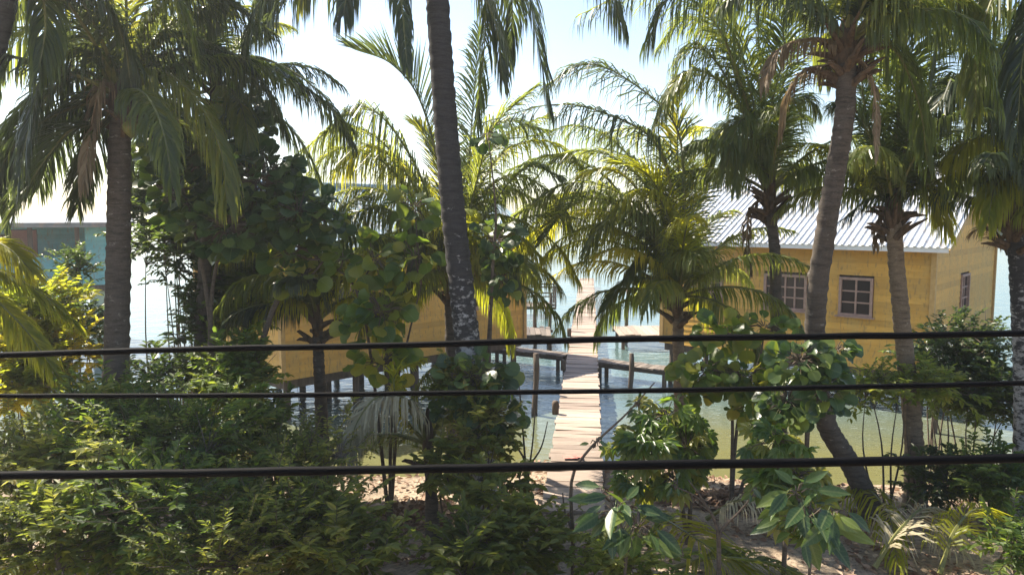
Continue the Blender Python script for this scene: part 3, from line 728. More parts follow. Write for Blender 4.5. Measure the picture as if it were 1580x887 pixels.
# -- sunlit trunk right of it
palm('palm with warm sunlit trunk between the house gable and the curved palm', [(1414,760),(1410,680),(1398,560),(1386,440),(1378,330)], 13.6, .17,
  fronds=[
   ([(1378,320),(1350,230),(1330,130),(1340,30)], D(L=.7, hang=.3, mat='palm')),
   ([(1378,320),(1390,220),(1420,120),(1490,50)], D(L=.8, hang=.5, mat='palm')),
   ([(1378,320),(1420,270),(1480,250),(1540,290)], D(L=.75, hang=.7, mat='palm')),
   ([(1378,320),(1350,250),(1330,235),(1318,270)], D(L=.5, hang=.8, mat='palm')),
   ([(1378,320),(1410,280),(1440,300),(1460,350)], D(L=.7, hang=.7, mat='palm_yellow')),
   ([(1378,320),(1345,220),(1320,170),(1290,160)], D(L=.6, hang=.6, mat='palm')),
   ([(1378,320),(1410,210),(1460,130),(1540,110)], D(L=.85, hang=.6, mat='palm', dd=.8)),
   ([(1378,320),(1385,190),(1410,70),(1460,-30)], D(L=.85, hang=.4, mat='palm', dd=-.6)),
   ([(1378,320),(1370,190),(1360,90),(1330,0)], D(L=.8, hang=.4, mat='palm', dd=.9)),
   ([(1378,320),(1425,240),(1480,200),(1530,230)], D(L=.7, hang=.7, mat='palm_dark', dd=1.0)),
   ([(1378,320),(1360,340),(1352,380)], D(L=.3, hang=.9, mat='palm_dead', sparse=.5)),
   ([(1378,320),(1400,200),(1400,80),(1370,-30)], D(L=.8, hang=.4, mat='palm')),
  ],
  auto=[(20, 50, 2.4, D(mat='palm')), (330, 40, 2.4, D(mat='palm', hang=.7))],
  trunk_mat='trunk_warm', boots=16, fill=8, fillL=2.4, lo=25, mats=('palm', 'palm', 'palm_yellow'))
# -- slender palm with shaggy neck
palm('slender palm with shaggy brown neck before the pale metal roof', [(1208,760),(1204,640),(1198,500),(1196,400),(1188,310)], 14.8, .13,
  fronds=[
   ([(1188,300),(1140,120),(1090,20),(1000,-20),(900,20)], D(L=1.0, hang=.85, mat='palm', dd=-1.0)),
   ([(1188,300),(1160,150),(1130,50),(1060,-30)], D(L=.9, hang=.5, mat='palm')),
   ([(1188,300),(1150,180),(1100,90),(1060,80),(1030,160)], D(L=.8, hang=.75, mat='palm')),
   ([(1188,300),(1180,160),(1170,40),(1190,-60)], D(L=.85, hang=.35, mat='palm')),
   ([(1188,300),(1130,200),(1105,210),(1090,270)], D(L=.55, hang=.85, mat='palm')),
   ([(1188,300),(1160,200),(1140,190),(1120,260)], D(L=.75, hang=.8, mat='palm', dd=-.8)),
   ([(1188,300),(1215,180),(1240,150),(1262,170)], D(L=.5, hang=.8, mat='palm')),
   ([(1188,300),(1165,220),(1145,230),(1135,290)], D(L=.5, hang=.85, mat='palm', dd=-.9)),
   ([(1188,300),(1160,320),(1152,370),(1158,420)], D(L=.3, hang=.9, mat='palm_dead', sparse=.5)),
   ([(1188,300),(1150,140),(1110,60),(1060,30),(1020,70)], D(L=.8, hang=.7, mat='palm', dd=.8)),
   ([(1188,300),(1200,170),(1230,70),(1280,10)], D(L=.75, hang=.4, mat='palm_dark', dd=.6)),
   ([(1188,300),(1170,130),(1130,20),(1100,-60)], D(L=.8, hang=.35, mat='palm', dd=1.2)),
   ([(1188,300),(1140,160),(1080,110),(1040,130),(1010,200)], D(L=.75, hang=.8, mat='palm', dd=-.5)),
   ([(1188,300),(1190,170),(1210,80),(1200,0)], D(L=.8, hang=.4, mat='palm', dd=-.9)),
   ([(1188,300),(1120,60),(1110,-20),(1080,-60)], D(L=.6, hang=.4, mat='palm_yellow')),
  ],
  auto=[(10, 50, 2.6, D(mat='palm')), (40, 35, 2.6, D(mat='palm', hang=.8))],
  trunk_mat='trunk', boots=22, fill=8, fillL=2.7, lo=30, mats=('palm', 'palm', 'palm_yellow'))
# -- young palm leaning over the pier from the right
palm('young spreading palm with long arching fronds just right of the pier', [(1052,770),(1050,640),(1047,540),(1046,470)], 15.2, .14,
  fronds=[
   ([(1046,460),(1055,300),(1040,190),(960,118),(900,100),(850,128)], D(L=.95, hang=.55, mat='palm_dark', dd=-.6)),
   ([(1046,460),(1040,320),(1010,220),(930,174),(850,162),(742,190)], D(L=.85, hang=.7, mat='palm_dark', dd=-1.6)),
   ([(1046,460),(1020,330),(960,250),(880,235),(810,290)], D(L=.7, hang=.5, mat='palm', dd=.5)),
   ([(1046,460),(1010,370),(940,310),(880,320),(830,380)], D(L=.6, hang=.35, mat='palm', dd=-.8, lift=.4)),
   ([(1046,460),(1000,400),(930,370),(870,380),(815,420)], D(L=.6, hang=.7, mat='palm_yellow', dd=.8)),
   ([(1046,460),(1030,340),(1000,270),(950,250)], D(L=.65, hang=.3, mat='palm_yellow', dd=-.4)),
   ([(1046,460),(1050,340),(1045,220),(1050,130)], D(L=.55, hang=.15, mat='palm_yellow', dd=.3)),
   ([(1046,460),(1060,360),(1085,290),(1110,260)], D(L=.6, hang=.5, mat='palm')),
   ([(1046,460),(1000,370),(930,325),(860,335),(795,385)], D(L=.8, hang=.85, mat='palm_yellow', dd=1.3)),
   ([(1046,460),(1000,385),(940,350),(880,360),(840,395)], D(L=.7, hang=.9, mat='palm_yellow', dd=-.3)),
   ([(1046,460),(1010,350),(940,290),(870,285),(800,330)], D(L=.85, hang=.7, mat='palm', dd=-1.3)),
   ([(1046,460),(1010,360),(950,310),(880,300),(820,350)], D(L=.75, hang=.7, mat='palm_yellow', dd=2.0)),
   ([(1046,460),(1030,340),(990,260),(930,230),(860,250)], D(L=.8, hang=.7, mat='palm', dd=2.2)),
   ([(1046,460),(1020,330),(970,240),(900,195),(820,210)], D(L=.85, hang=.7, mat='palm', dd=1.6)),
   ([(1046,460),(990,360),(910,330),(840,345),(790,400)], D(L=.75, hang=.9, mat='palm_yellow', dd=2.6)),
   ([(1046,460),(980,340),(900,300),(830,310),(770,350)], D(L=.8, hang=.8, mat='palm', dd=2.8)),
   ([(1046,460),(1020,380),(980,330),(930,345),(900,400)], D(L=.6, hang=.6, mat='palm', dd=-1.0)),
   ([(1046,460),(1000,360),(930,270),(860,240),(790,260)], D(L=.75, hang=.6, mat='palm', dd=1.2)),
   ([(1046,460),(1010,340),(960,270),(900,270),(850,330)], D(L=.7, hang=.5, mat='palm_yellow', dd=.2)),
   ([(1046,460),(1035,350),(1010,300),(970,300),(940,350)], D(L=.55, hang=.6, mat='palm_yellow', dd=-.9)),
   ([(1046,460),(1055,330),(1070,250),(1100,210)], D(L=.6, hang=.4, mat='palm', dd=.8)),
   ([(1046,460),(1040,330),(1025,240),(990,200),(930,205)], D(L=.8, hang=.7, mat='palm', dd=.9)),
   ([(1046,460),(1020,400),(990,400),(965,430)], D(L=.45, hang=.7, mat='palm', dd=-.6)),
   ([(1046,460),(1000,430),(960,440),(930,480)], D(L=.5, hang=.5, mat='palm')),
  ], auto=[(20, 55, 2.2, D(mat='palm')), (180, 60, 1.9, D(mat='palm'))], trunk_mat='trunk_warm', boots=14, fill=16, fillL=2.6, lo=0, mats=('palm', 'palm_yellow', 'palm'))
# -- young palm behind the dark trunk
palm('young palm with yellow-toned fronds growing behind the dark trunk', [(700,770),(698,640),(697,540),(695,440)], 14.6, .15,
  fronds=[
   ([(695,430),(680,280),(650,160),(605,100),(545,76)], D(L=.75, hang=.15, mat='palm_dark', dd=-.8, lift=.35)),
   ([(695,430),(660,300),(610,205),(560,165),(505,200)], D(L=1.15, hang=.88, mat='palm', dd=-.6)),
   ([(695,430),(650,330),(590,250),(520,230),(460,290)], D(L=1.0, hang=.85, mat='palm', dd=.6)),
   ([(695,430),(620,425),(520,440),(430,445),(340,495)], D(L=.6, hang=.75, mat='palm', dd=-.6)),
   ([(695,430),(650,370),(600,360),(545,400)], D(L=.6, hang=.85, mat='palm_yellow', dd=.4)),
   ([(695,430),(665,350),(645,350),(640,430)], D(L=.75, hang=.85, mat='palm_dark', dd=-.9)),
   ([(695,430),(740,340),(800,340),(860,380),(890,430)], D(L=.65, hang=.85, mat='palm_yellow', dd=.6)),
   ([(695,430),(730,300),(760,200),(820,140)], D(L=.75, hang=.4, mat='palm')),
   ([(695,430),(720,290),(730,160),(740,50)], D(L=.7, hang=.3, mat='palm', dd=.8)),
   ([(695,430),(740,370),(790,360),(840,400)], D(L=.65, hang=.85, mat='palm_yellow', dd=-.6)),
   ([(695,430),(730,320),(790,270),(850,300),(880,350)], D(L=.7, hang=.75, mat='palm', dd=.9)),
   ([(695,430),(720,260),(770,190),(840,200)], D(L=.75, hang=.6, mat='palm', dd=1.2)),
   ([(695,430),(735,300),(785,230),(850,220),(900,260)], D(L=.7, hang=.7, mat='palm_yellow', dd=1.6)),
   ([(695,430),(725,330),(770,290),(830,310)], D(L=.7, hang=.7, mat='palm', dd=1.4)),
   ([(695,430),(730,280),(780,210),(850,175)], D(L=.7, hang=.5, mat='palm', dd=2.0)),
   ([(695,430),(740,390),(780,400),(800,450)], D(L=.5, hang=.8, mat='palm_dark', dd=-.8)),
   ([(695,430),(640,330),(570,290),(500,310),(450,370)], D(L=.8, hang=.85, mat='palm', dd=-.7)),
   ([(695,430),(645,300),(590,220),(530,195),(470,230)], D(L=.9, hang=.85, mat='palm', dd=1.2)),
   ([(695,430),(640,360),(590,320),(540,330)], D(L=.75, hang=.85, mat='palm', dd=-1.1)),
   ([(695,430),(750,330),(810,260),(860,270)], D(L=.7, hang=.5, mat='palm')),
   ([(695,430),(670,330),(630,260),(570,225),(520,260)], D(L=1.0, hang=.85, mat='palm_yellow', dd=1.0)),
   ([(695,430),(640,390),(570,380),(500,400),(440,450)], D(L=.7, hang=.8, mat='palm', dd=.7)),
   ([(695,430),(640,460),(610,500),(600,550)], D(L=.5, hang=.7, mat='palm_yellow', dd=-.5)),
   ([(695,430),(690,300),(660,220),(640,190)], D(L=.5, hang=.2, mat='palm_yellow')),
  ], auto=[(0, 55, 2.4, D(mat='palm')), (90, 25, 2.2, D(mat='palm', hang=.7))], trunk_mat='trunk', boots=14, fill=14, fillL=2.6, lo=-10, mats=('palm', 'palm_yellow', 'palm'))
# -- far right palm
palm('palm with dark trunk and curtain of hanging fronds beyond the house gable', [(1582,760),(1580,620),(1574,480),(1566,350)], 13.0, .17,
  fronds=[
   ([(1566,340),(1540,180),(1500,60),(1430,10)], D(L=.9, hang=.75, mat='palm_dark')),
   ([(1566,340),(1530,200),(1480,130),(1440,170)], D(L=1.0, hang=.9, mat='palm_dark', dd=-.6)),
   ([(1566,340),(1560,180),(1540,80),(1500,120)], D(L=1.0, hang=.9, mat='palm', dd=-.8)),
   ([(1566,340),(1580,160),(1560,40),(1510,0)], D(L=1.0, hang=.85, mat='palm_dark')),
   ([(1566,340),(1540,240),(1505,215),(1470,240)], D(L=.75, hang=.85, mat='palm_yellow', dd=-.4)),
   ([(1566,340),(1550,220),(1520,150),(1470,120),(1430,150)], D(L=1.0, hang=.85, mat='palm', dd=.6)),
   ([(1566,340),(1570,200),(1585,100),(1560,20)], D(L=1.0, hang=.7, mat='palm', dd=-.4)),
   ([(1566,340),(1545,170),(1500,20),(1450,-40)], D(L=1.0, hang=.7, mat='palm_dark', dd=1.0)),
   ([(1566,340),(1590,250),(1620,230),(1660,280)], D(L=.8, hang=.8, mat='palm')),
   ([(1566,340),(1555,280),(1535,290),(1525,340)], D(L=.6, hang=.85, mat='palm_yellow', dd=-.9)),
   ([(1566,340),(1540,370),(1520,350),(1500,360)], D(L=.3, hang=.6, mat='palm_dead', sparse=.7)),
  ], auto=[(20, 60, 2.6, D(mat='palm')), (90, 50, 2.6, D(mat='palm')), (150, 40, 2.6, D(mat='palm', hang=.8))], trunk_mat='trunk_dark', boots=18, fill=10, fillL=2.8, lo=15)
# -- small palm low in the middle with a pale drying frond
palm('stemless young palm with one pale drying frond among the shrubs', [(668,800),(664,730),(660,690)], 11.6, .09,
  fronds=[
   ([(660,690),(630,620),(585,612),(552,650),(536,705)], D(L=.62, hang=.8, mat='palm_pale', dd=-1.3, label='pale dry arching frond')),
   ([(660,690),(640,610),(680,560),(720,560)], D(L=.45, hang=.6, mat='palm')),
   ([(660,690),(620,640),(610,580),(650,555)], D(L=.35, hang=.4, mat='palm_yellow')),
   ([(660,690),(600,670),(520,680),(460,690)], D(L=.4, hang=.6, mat='palm')),
   ([(660,690),(690,640),(740,650),(770,700)], D(L=.45, hang=.7, mat='palm')),
  ], trunk_mat='trunk', boots=5)
# -- palm just out of frame on the left, its sunlit fronds reaching in
palm('palm at the left edge with yellow sunlit fronds over the shrubs', [(-60,790),(-60,640),(-55,520),(-50,430)], 11.0, .15,
  fronds=[
   ([(-50,420),(-20,375),(15,385),(50,420)], D(L=.5, hang=.5, mat='palm_yellow', dd=-.3)),
   ([(-50,420),(0,420),(60,450),(120,500)], D(L=.5, hang=.6, mat='palm_yellow', dd=.4)),
   ([(-50,420),(-10,460),(40,510),(90,580)], D(L=.5, hang=.6, mat='palm_yellow', dd=-.5)),
   ([(-50,420),(-10,470),(50,530),(130,590)], D(L=.5, hang=.6, mat='palm_yellow', dd=.9)),
  ], auto=[(270, 50, 2.0, D(mat='palm'))], boots=8)

# -- low palm before the left house
palm('low young palm spreading yellowish fronds before the left house wall', [(500,745),(496,640),(492,560),(490,500)], 13.4, .12,
  fronds=[
   ([(490,490),(440,430),(380,430),(330,480)], D(L=.65, hang=.8, mat='palm', dd=-.4)),
   ([(490,490),(450,400),(400,370),(340,400)], D(L=.65, hang=.75, mat='palm', dd=.5)),
   ([(490,490),(480,400),(450,340),(400,320)], D(L=.65, hang=.7, mat='palm', dd=.3)),
   ([(490,490),(510,400),(550,360),(610,370)], D(L=.65, hang=.7, mat='palm', dd=-.5)),
   ([(490,490),(530,430),(590,420),(640,460)], D(L=.6, hang=.8, mat='palm_yellow', dd=-.7)),
   ([(490,490),(450,460),(400,480),(370,530)], D(L=.5, hang=.8, mat='palm_yellow', dd=-.8)),
   ([(490,490),(540,460),(570,480),(590,530)], D(L=.5, hang=.8, mat='palm_yellow', dd=-.6)),
   ([(490,490),(500,410),(530,330),(560,300)], D(L=.6, hang=.5, mat='palm', dd=.6)),
  ], trunk_mat='trunk', boots=12, fill=5, fillL=1.7, lo=20)
# -- tall palm off the right edge
palm('tall palm at the right edge with fronds hanging in from above', [(1720,800),(1700,560),(1670,250),(1640,-60)], 11.2, .17,
  fronds=[
   ([(1640,-60),(1580,-110),(1510,-60),(1460,20),(1440,110)], D(L=.8, hang=.9, mat='palm_dark', dd=.5)),
   ([(1640,-60),(1590,-80),(1540,-20),(1510,70),(1505,170)], D(L=.8, hang=.9, mat='palm', dd=-.3)),
   ([(1640,-60),(1570,-140),(1470,-130),(1400,-60),(1370,20)], D(L=.8, hang=.85, mat='palm', dd=.9)),
   ([(1640,-60),(1610,-20),(1580,80),(1570,200)], D(L=.8, hang=.9, mat='palm_dark', dd=-.5)),
  ], trunk_mat='trunk_dark', boots=10, fill=4, fillL=2.6)
# -- slim palm half hidden behind the round-leaved tree
palm('slim palm standing behind the round-leaved tree, left of the left house', [(300,770),(308,640),(312,500),(322,320),(335,150)], 13.8, .14,
  fronds=[
   ([(335,140),(380,90),(440,105),(500,150),(540,215)], D(L=.75, hang=.85, mat='palm_dark', dd=-.6)),
   ([(335,140),(390,150),(450,200),(490,270),(500,340)], D(L=.8, hang=.85, mat='palm', dd=.3)),
   ([(335,140),(370,190),(420,260),(440,350)], D(L=.75, hang=.85, mat='palm_dark', dd=-.4)),
   ([(335,140),(300,60),(250,30),(200,60)], D(L=.75, hang=.6, mat='palm')),
   ([(335,140),(340,40),(380,-30),(430,-40)], D(L=.7, hang=.7, mat='palm_dark')),
   ([(335,140),(290,130),(250,190),(235,290)], D(L=.75, hang=.85, mat='palm_dark')),
   ([(335,140),(320,40),(290,-40),(240,-80)], D(L=.7, hang=.5, mat='palm')),
   ([(335,140),(310,180),(285,270),(280,360)], D(L=.6, hang=.85, mat='palm')),
  ], trunk_mat='trunk', boots=12, fill=8, fillL=2.3, lo=-20, mats=('palm', 'palm_dark'))
# -- tall palm off the left edge whose crown hangs over the corner
palm('tall palm at the left edge with its crown above the frame corner', [(-150,800),(-110,600),(-60,300),(0,40),(40,-80)], 10.4, .17,
  fronds=[
   ([(40,-80),(90,-70),(150,-20),(190,60),(200,120)], D(L=.7, hang=.85, mat='palm_dark', dd=.5)),
   ([(40,-80),(110,-110),(200,-80),(270,-10),(300,70)], D(L=.75, hang=.85, mat='palm', dd=.3)),
   ([(40,-80),(60,-40),(70,40),(60,110)], D(L=.6, hang=.85, mat='palm', dd=-.5)),
   ([(40,-80),(0,-50),(-20,40),(-20,140)], D(L=.7, hang=.85, mat='palm_dark')),
  ], trunk_mat='trunk_dark', boots=10, fill=3, fillL=2.6)

# ------------------------------------------------------------------ shrubs of small leaves
def bush(label, blobs, mat, leafL=.11, leafW=.42, dens=1.0, twig=.34, kind_name='leafy_shrub', tint=(0, 1), cat='shrub', depth_r=1.0):
    """blobs: (x, y, rx, ry) in photo pixels and distance in metres"""
    cs = [(at(x, y, d), rx*d/FPX, ry*d/FPX) for x, y, rx, ry, d in blobs]
    bx = sum(c.x for c, _, _ in cs)/len(cs); by = sum(c.y for c, _, _ in cs)/len(cs)
    root = empty(kind_name, (bx, by, gz(bx, by)), label, cat)
    fo = MB(); st = MB()
    for c, rx, rz in cs:
        ry = min(1.3, max(rx, rz)*.8)*depth_r
        n = int(dens * 190 * (rx*rz*math.pi)) + 14
        b0 = Vector((c.x*.6 + bx*.4, c.y*.6 + by*.4, 0)); b0.z = gz(b0.x, b0.y) - .1
        nst = max(3, int(rx*5)); tips = []
        for k in range(nst):
            a = random.uniform(0, 2*math.pi); r = random.random()**.5
            e = c + Vector((math.cos(a)*rx*r*.8, random.uniform(-1, 1)*ry*.7, math.sin(a)*rz*r*.8))
            bb = b0 + Vector((random.uniform(-.5, .5)*rx, random.uniform(-.3, .3), 0)); bb.z = gz(bb.x, bb.y) - .1
            mid = (bb + e)/2 + Vector((random.uniform(-.15, .15), random.uniform(-.15, .15), .1))
            C = catmull([bb, mid, e], 8); st.tube(C, [.024*(1 - .8*i/8) for i in range(9)], 5); tips += C[3:]
        for k in range(n):
            while True:
                q = Vector((random.uniform(-1, 1), random.uniform(-1, 1), random.uniform(-1, 1)))
                l = q.length
                if .35 < l < 1.0: break
            q *= max(.25, .82 + .75*mnoise.noise(Vector((q.x*1.9 + c.x*3, q.y*1.9, q.z*1.9 + c.z))) + (random.uniform(0, .35) if random.random() < .12 else 0))
            p = c + Vector((q.x*rx, q.y*ry, q.z*rz))
            if p.z < gz(p.x, p.y) + .05: continue
            d = Vector((q.x, q.y - .25, q.z*.6 + .35)) + Vector((random.gauss(0, .4), random.gauss(0, .4), random.gauss(0, .3))); d.normalize()
            tw = twig*random.uniform(.55, 1.3)*(1.6 if random.random() < .08 else 1)
            cl = tint[0] + (tint[1] - tint[0])*min(1, max(0, .42 + .75*mnoise.noise(p*1.6) + random.gauss(0, .16)))
            if k % 3 == 0:
                tq = min(tips, key=lambda t: (t - p).length_squared); st.tube([tq, (tq + p)/2 + Vector((0, 0, .04)), p], [.010, .007, .004], 3, caps=False)
            S = d.cross(Vector((0, 0, 1))); S = S.normalized() if S.length > .01 else Vector((1, 0, 0))
            big = 1.4 if mnoise.noise(p*.9 + Vector((7, 3, 1))) > .12 else 1.0
            m_ = int(tw/(.055*big)) + 2; dry = random.random()
            if dry < .05: st.tube([p, p + d*tw*1.5], [.007, .003], 3, caps=False); continue
            st.tube([p, p + d*tw], [.005, .002], 3, caps=False)
            for j in range(m_):
                f = (j + .6)/m_; bp = p + d*(tw*f) - Vector((0, 0, .10*tw*f*f))
                for s in (-1, 1):
                    dd = (d*.65 + S*(s*.8) + Vector((random.gauss(0, .22), random.gauss(0, .22), random.gauss(-.08, .22))))
                    up = Vector((random.gauss(0, .35), random.gauss(-.2, .35), 1))
                    fo.leaf(bp, dd, up, leafL*big*random.uniform(.6, 1.25), leafL*big*leafW, min(1, max(0, cl + random.gauss(0, .10))), .3, random.uniform(.05, .3))
    f = fo.build('foliage', M[mat], root); f['kind'] = 'stuff'
    st.build('branches', M['bark'], root)['kind'] = 'stuff'
    return root

bush('broad green shrub below the turquoise house, at the frame corner', [(90,720,150,75,9.6), (60,830,130,75,8.0)], 'bush_olive', .10, .45, .95, tint=(0, .8))
bush('large dense green shrub under the grey-brown palm trunk', [(250,690,160,80,9.8), (260,800,160,95,8.4), (180,640,110,45,10.6)], 'bush', .092, .38, 1.0)
bush('dense fine-leaved shrub between the large green shrub and the young palm', [(440,720,120,70,9.8), (420,830,130,90,8.2), (330,860,110,60,7.6)], 'bush_olive', .078, .36, 1.05, tint=(0, .8))
bush('low green shrub in front of the sandy leaf litter', [(530,865,85,50,8.0), (520,800,65,45,8.8)], 'bush_olive', .10, .4, .8, tint=(.1, .9))
bush('loose olive shrub wrapped round the foot of the dark palm trunk', [(715,600,40,40,11.4), (745,670,45,45,11.0), (690,720,40,35,10.8), (755,760,60,40,10.0)], 'bush_olive', .12, .45, .6, tint=(.1, .9))
bush('olive shrub in shade at the landward end of the pier', [(740,850,75,50,8.6), (810,830,70,60,9.0), (715,875,55,40,8.2)], 'bush_olive', .10, .42, .7, tint=(0, .7))
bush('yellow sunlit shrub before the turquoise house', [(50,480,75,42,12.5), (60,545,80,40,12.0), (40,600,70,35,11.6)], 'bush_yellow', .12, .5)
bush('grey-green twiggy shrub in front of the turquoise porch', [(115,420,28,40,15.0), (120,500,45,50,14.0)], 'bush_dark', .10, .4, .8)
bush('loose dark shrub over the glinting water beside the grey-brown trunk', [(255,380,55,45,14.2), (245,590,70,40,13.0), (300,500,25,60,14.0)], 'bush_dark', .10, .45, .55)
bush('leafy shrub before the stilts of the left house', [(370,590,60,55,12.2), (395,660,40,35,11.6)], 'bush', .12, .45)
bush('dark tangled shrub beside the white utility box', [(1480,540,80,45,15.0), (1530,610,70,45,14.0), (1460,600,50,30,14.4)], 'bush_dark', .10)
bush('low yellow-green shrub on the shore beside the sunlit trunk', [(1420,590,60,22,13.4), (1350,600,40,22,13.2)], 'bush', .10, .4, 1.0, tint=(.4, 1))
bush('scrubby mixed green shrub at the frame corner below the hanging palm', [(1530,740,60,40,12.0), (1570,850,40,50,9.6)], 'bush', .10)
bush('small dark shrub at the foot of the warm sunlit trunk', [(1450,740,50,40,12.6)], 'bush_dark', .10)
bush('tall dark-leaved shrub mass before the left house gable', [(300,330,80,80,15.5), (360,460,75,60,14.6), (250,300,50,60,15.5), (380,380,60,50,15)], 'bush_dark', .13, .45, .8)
bush('olive shrub growing over the shore below the left house stilts', [(340,560,60,40,13.4), (470,700,40,18,12.0)], 'bush', .11, .45, .8)
bush('yellow-green tuft under the big-leaved plant', [(960,860,70,35,8.8)], 'bush', .10, .45, tint=(.4, 1))

# ------------------------------------------------------------------ plants with large leaves, each leaf a part
def leaf_mesh(kind, k):
    b = MB()
    if kind == 'round':
        n = 11; vs_ = [Vector((0, .42, 0.02))]
        for i in range(n):
            a = 2*math.pi*i/n + .29; r = .5*(1 + .04*math.sin(3*a + k)); x = r*math.cos(a); y = .46 + r*math.sin(a)
            if y < .06: x *= .55
            vs_.append(Vector((x, y, (.34 + .12*(k - 1))*abs(x) - (.30 + .25*(k - 1))*(y - .46)**2 + .05*math.sin(5*a + 2*k))))
        b.add(vs_, [(0, 1 + i, 1 + (i+1) % n) for i in range(n)])
        b.tube([Vector((0, -.16, .02)), Vector((0, 0, 0)), Vector((0, .42, .005))], [.02, .016, .008], 4)
    elif kind == 'lance':
        prof = [(0, .02), (.18, .13), (.42, .19), (.65, .16), (.85, .075), (1.0, .0)]
        z = lambda y: -.16*y*y
        mid = [Vector((0, y, z(y))) for y, _ in prof]; l = [Vector((-x, y, z(y) + .35*x)) for y, x in prof]; r = [Vector((x, y, z(y) + .35*x)) for y, x in prof]
        m = len(prof); b.add(mid + l + r, [(i, i+1, m+i+1, m+i) for i in range(m-1)] + [(i, 2*m+i, 2*m+i+1, i+1) for i in range(m-1)])
        b.tube([Vector((0, -.2, .03)), Vector((0, 0, 0))], [.014, .010], 4)
    elif kind == 'palmate':
        for j in range(7):
            a = R(-105 + 35*j); d = Vector((math.sin(a), math.cos(a), -.35)); L = .55 + .25*math.cos(a*.7)
            b.leaf(Vector((0, 0, 0)), d, Vector((0, 0, 1)), L, L*.36, .5, .3, .25)
        b.tube([Vector((0, -.5, .12)), Vector((0, 0, 0))], [.014, .01], 4)
    return b
LM = {}
def big_plant(name, label, base, stems, clusters, kind, mat, size, n, cat='plant', group=None, stem_r=.035, bark='bark', extra=0):
    """base: photo x, distance; stems: lists of photo points; clusters: (x, y, rx, ry, d)"""
    d0 = base[1]; bp = at(base[0], 700, d0); bp.z = gz(bp.x, bp.y)
    root = empty(name, bp, label, cat, group); st = MB(); joints = []; far = []
    for s in stems:
        P = [bp - Vector((0, 0, .1))] + [at(q[0], q[1], q[2] if len(q) > 2 else d0) for q in s]
        C = catmull(P, 18); st.tube(C, [stem_r*(1 - .75*i/18) for i in range(19)], 7); joints += C[5:]
    key = kind + mat
    if key not in LM: LM[key] = [leaf_mesh(kind, k).mesh('leaf', M[mat], True) for k in range(3)]
    tot = sum(rx*ry for _, _, rx, ry, _ in clusters)
    for x, y, rx, ry, d in clusters:
        c = at(x, y, d); wx, wz = rx*d/FPX, ry*d/FPX; k_ = max(3, int(n*rx*ry/tot)); ke = int(extra*rx*ry/tot)
        near = min(joints, key=lambda t: (t - c).length_squared)
        st.tube(catmull([near, (near + c)/2 + Vector((0, 0, -.05)), c], 6), [.02*(1 - .6*i/6) for i in range(7)], 5)
        for i in range(k_ + ke):
            while True:
                q = Vector((random.uniform(-1, 1), random.uniform(-1, 1), random.uniform(-1, 1)))
                if .2 < q.length < 1: break
            p = c + Vector((q.x*wx, q.y*min(.7, wx) + (.25 if i >= k_ else 0), q.z*wz))
            out = Vector((q.x, q.y - .2, q.z*.5)); out.normalize()
            y_ax = (out + Vector((random.gauss(0, .35), random.gauss(0, .35), -.35 + random.gauss(0, .3)))).normalized()
            zref = Vector((random.gauss(0, .4), -.75 + random.gauss(0, .45), .75))
            x_ax = y_ax.cross(zref).normalized(); z_ax = x_ax.cross(y_ax)
            sz = size*random.uniform(.65, 1.2)
            Mx = Matrix((x_ax, y_ax, z_ax)).transposed().to_4x4() @ Matrix.Scale(sz, 4); Mx.translation = p
            st.tube([c + (p - c)*.2, (c + p)/2 + Vector((0, 0, .03)), p - y_ax*sz*.15], [.009, .007, .005], 3, caps=False)
            if i < k_: link_mesh('leaf', LM[key][random.randrange(3)], root, Mx)
            else: far.append(Mx)
    if far:                                                # leaves past the first 300 of the plant
        fo = MB(); proto = leaf_mesh(kind, 1)
        for Mx in far: fo.add([Mx @ q for q in proto.v], proto.f, random.random())
        f = fo.build('foliage', M[mat + '_joined'], root); f['kind'] = 'stuff'
    st.build('branches', M[bark], root, smooth=True)
    return root

big_plant('sea_grape_tree', 'sea grape tree with big round dark leaves before the left house', (330, 12.6),
    [[(325,560),(330,430),(360,330)], [(330,560),(310,400),(280,280)], [(420,480),(490,405),(440,372)]],
    [(320,230,60,55,12.6), (400,280,65,55,12.3), (460,330,50,45,12.0), (270,300,45,60,12.8), (350,350,80,40,12.2), (370,180,50,40,13.0), (240,210,30,40,12.6)],
    'round', 'grape', .25, 298, 'tree', stem_r=.06, extra=520)
big_plant('sea_grape_shrub', 'sea grape with large round leaves catching sun, left of the dark trunk', (600, 12.4),
    [[(610,640),(590,520),(560,430)], [(605,640),(630,520),(650,440)], [(560,480),(500,400)]],
    [(575,400,40,35,12.3), (590,480,45,40,12.0), (640,395,35,30,12.4), (560,500,30,28,11.9), (590,560,50,30,12.0), (530,400,25,20,12.3), (500,345,45,35,12.6), (450,390,40,30,12.6), (640,320,30,30,12.8), (470,430,30,30,12.4)], 'round', 'grape_bright', .25, 285, 'shrub')
big_plant('sea_grape_shrub', 'sea grape with round leaves close against the dark trunk', (745, 12.5),
    [[(745,650),(750,560),(755,480)], [(740,640),(720,580)], [(760,420),(765,330),(754,215)]],
    [(730,585,60,40,11.4), (760,640,40,40,11.2), (700,620,30,30,11.4), (765,375,38,38,12.8), (775,430,30,30,12.7), (752,205,22,18,12.9)], 'round', 'grape', .21, 270, 'shrub')
big_plant('sea_grape_shrub', 'sea grape with sunlit round leaves before the yellow wall, right of the pier', (1130, 12.8),
    [[(1130,640),(1120,560),(1110,510)], [(1140,640),(1170,560),(1180,510)], [(1180,640),(1160,600)]],
    [(1115,515,40,28,12.6), (1180,505,35,22,12.6), (1090,570,55,35,12.3), (1150,580,50,35,12.2), (1180,625,55,35,11.8), (1065,600,30,25,12.4)], 'round', 'grape_bright', .23, 290, 'shrub')
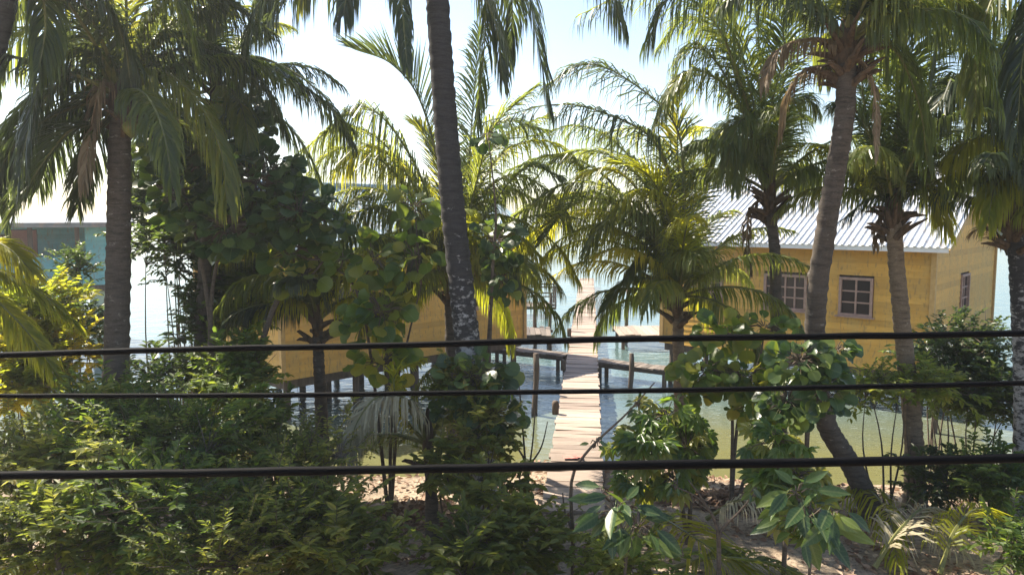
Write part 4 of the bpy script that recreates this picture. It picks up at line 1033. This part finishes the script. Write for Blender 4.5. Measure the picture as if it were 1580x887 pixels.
big_plant('sea_grape_shrub', 'sea grape with dark round leaves round the curved palm', (1245, 11.6),
    [[(1245,640),(1240,580),(1230,540)], [(1250,640),(1275,570)]],
    [(1235,555,45,35,10.0), (1270,600,35,40,10.0), (1215,620,40,40,10.6), (1290,540,30,18,10.2)], 'round', 'grape', .19, 230, 'shrub')
big_plant('umbrella_leaf_shrub', 'bushy green shrub with drooping pointed leaves beside the pier', (1065, 11.2),
    [[(1065,740),(1050,690),(1020,650)], [(1068,740),(1075,680),(1060,630)], [(1040,720),(985,690)]],
    [(1030,640,55,30,10.8), (1000,690,60,40,10.6), (1060,690,45,45,10.8), (980,740,35,25,10.6), (1040,740,45,20,10.6)], 'palmate', 'grape_bright', .30, 190, 'shrub')
big_plant('umbrella_leaf_shrub', 'yellow-green shrub with drooping pointed leaves before the curved palm base', (1215, 9.8),
    [[(1215,740),(1205,690),(1200,665)], [(1218,740),(1240,720)], [(1215,800),(1240,780)]],
    [(1195,680,55,28,9.2), (1230,730,55,35,9.0), (1190,735,35,25,9.2), (1240,790,50,40,8.8)], 'palmate', 'grape_bright', .30, 110, 'shrub')
big_plant('broad_leaf_plant', 'plant with large dark curling leaves in front of the pier foot', (962, 8.4),
    [[(965,850),(955,800),(950,770)], [(968,850),(985,790)]],
    [(950,790,38,30,7.9), (985,810,30,35,7.9), (930,760,18,12,8.0)], 'lance', 'grape', .34, 34, 'plant', stem_r=.022)
big_plant('broad_leaf_plant', 'plant with large dark glossy leaves beside the forked log', (1250, 8.2),
    [[(1250,860),(1240,800),(1230,770)], [(1252,860),(1270,790)]],
    [(1245,800,55,35,7.7), (1285,790,28,16,7.6), (1230,760,35,25,7.8)], 'lance', 'grape', .34, 46, 'plant', stem_r=.022)
big_plant('sapling', 'thin arching bare sapling crossing in front of the pier', (885, 9.6),
    [[(884,830,9.4),(882,740,9.2),(912,690,9.1),(965,640,9.0),(1010,590,9.0)], [(884,830,9.4),(872,790),(868,760)]],
    [(920,680,16,12,9.1), (985,625,18,10,9.0)], 'lance', 'grape', .13, 16, 'sapling', stem_r=.030)
big_plant('sapling', 'leafless forked sapling standing before the yellow fallen frond', (1112, 8.6),
    [[(1110,860),(1105,810),(1080,770),(1030,745)], [(1110,860),(1112,820),(1140,790),(1165,760)], [(1108,830),(1090,780),(1062,740)]],
    [(1045,745,15,10,8.5), (1165,757,12,10,8.5)], 'lance', 'grape', .14, 10, 'sapling', stem_r=.028)

big_plant('sapling', 'twiggy dark sapling over the water beside the slim mooring post', (815, 12.2),
    [[(812,740),(808,680),(803,620),(798,560)], [(815,740),(822,680),(828,600)], [(812,720),(790,680),(772,650)], [(812,735),(835,690),(845,650)]],
    [(792,630,22,30,12.0), (783,660,15,15,12.0)], 'lance', 'grape_bright', .12, 18, 'sapling', stem_r=.026)

# ------------------------------------------------------------------ dry leaves, fallen fronds
lit = MB()
for k in range(9000):
    x = random.uniform(-9, 10); y = random.uniform(6.5, min(18, shore(x) + .1))
    dn = mnoise.noise(Vector((x*.5, y*.6, 9)))
    if dn < random.uniform(-.5, .3): continue
    z = gz(x, y) + random.uniform(.008, .03); a = random.uniform(0, 6.28)
    lit.leaf(Vector((x, y, z)), Vector((math.cos(a), math.sin(a), random.uniform(-.1, .35))), Vector((random.gauss(0, .3), random.gauss(0, .3), 1)), random.uniform(.08, .2), random.uniform(.04, .09), random.random(), .5, random.uniform(-.2, .3))
for (px, py, sx, sy, nn, hh) in ((1135, 772, 1.0, .5, 900, .28), (640, 790, .7, .9, 700, .15), (1060, 770, .6, .3, 250, .1)):
    g = on(px, py, .55)
    for k in range(nn):
        u, v = random.gauss(0, .5), random.gauss(0, .5); x, y = g.x + u*sx, g.y + v*sy; a = random.uniform(0, 6.28)
        z = gz(x, y) + random.uniform(.01, hh)*math.exp(-(u*u + v*v)*1.5)
        lit.leaf(Vector((x, y, z)), Vector((math.cos(a), math.sin(a), random.uniform(-.3, .5))), Vector((random.gauss(0, .5), random.gauss(0, .5), 1)), random.uniform(.10, .24), random.uniform(.05, .1), random.random(), .5, random.uniform(-.2, .3))
o = lit.build('leaf_litter', M['litter']); tag(o, 'brown dry leaves scattered over the sandy shore', 'leaf litter', kind='stuff')

def fallen(label, pts, mat, L=.45, hang=.45, h=.08):
    W_ = []
    for (x, y, lift) in pts:
        p = on(x, y, .7)
        for _ in range(4): p = on(x, y, gz(p.x, p.y) + .03 + lift)
        W_.append(p)
    root = empty('fallen_frond', (W_[0].x, W_[0].y, gz(W_[0].x, W_[0].y)), label, 'palm frond')
    make_frond(root, W_, L=L, n=56, hang=hang, mat=mat, name='blade', lift=.3)
fallen('bright yellow palm frond lying on the sand before the forked sapling', [(960,790,.0), (1020,800,.35), (1080,835,.45), (1150,880,.2)], 'palm_yellow', .62, .4)
fallen('yellow palm frond drooping beside the leaning trunk base', [(1290,775,.05), (1330,752,.5), (1370,790,.5), (1385,870,.15)], 'palm_yellow', .6, .7)
fallen('pale dried palm frond heaped between two yellow fronds', [(1350,875,.05), (1390,815,.55), (1430,785,.6), (1470,840,.25)], 'palm_pale', .65, .5)
fallen('yellow palm frond with pale midrib under the corner scrub', [(1450,885,.05), (1475,815,.6), (1515,785,.7), (1570,840,.3)], 'palm_yellow', .65, .6)
fallen('dull green palm frond lying under the yellow frond near the sapling', [(1040,875,.05), (1100,860,.35), (1170,865,.3), (1230,885,.1)], 'palm', .6, .5)
fallen('grey bleached palm frond on the dry leaf heap', [(1090,800,.1), (1140,772,.5), (1190,780,.45), (1225,815,.1)], 'palm_pale', .5, .7)
fallen('small olive palm frond on the sand beside the warm trunk', [(1420,800,.05), (1460,765,.45), (1510,765,.4), (1550,790,.1)], 'palm', .55, .6)

# ------------------------------------------------------------------ haze volume added to mimic lens veiling glare
hz = MB(); hz.box((0, 75, 11.0), (260, 190, 30)); 
hm = bpy.data.materials.new('glare_haze'); hm.use_nodes = True; ht = hm.node_tree
ht.nodes.remove(ht.nodes['Principled BSDF'])
pv = ht.nodes.new('ShaderNodeVolumePrincipled'); pv.inputs['Density'].default_value = 0.0013; pv.inputs['Color'].default_value = (.93, .96, 1, 1); pv.inputs['Anisotropy'].default_value = 0.45
ht.links.new(pv.outputs[0], ht.nodes['Material Output'].inputs['Volume'])
tag(hz.build('haze', hm), 'thin added haze volume mimicking lens veiling glare', 'haze', kind='stuff')
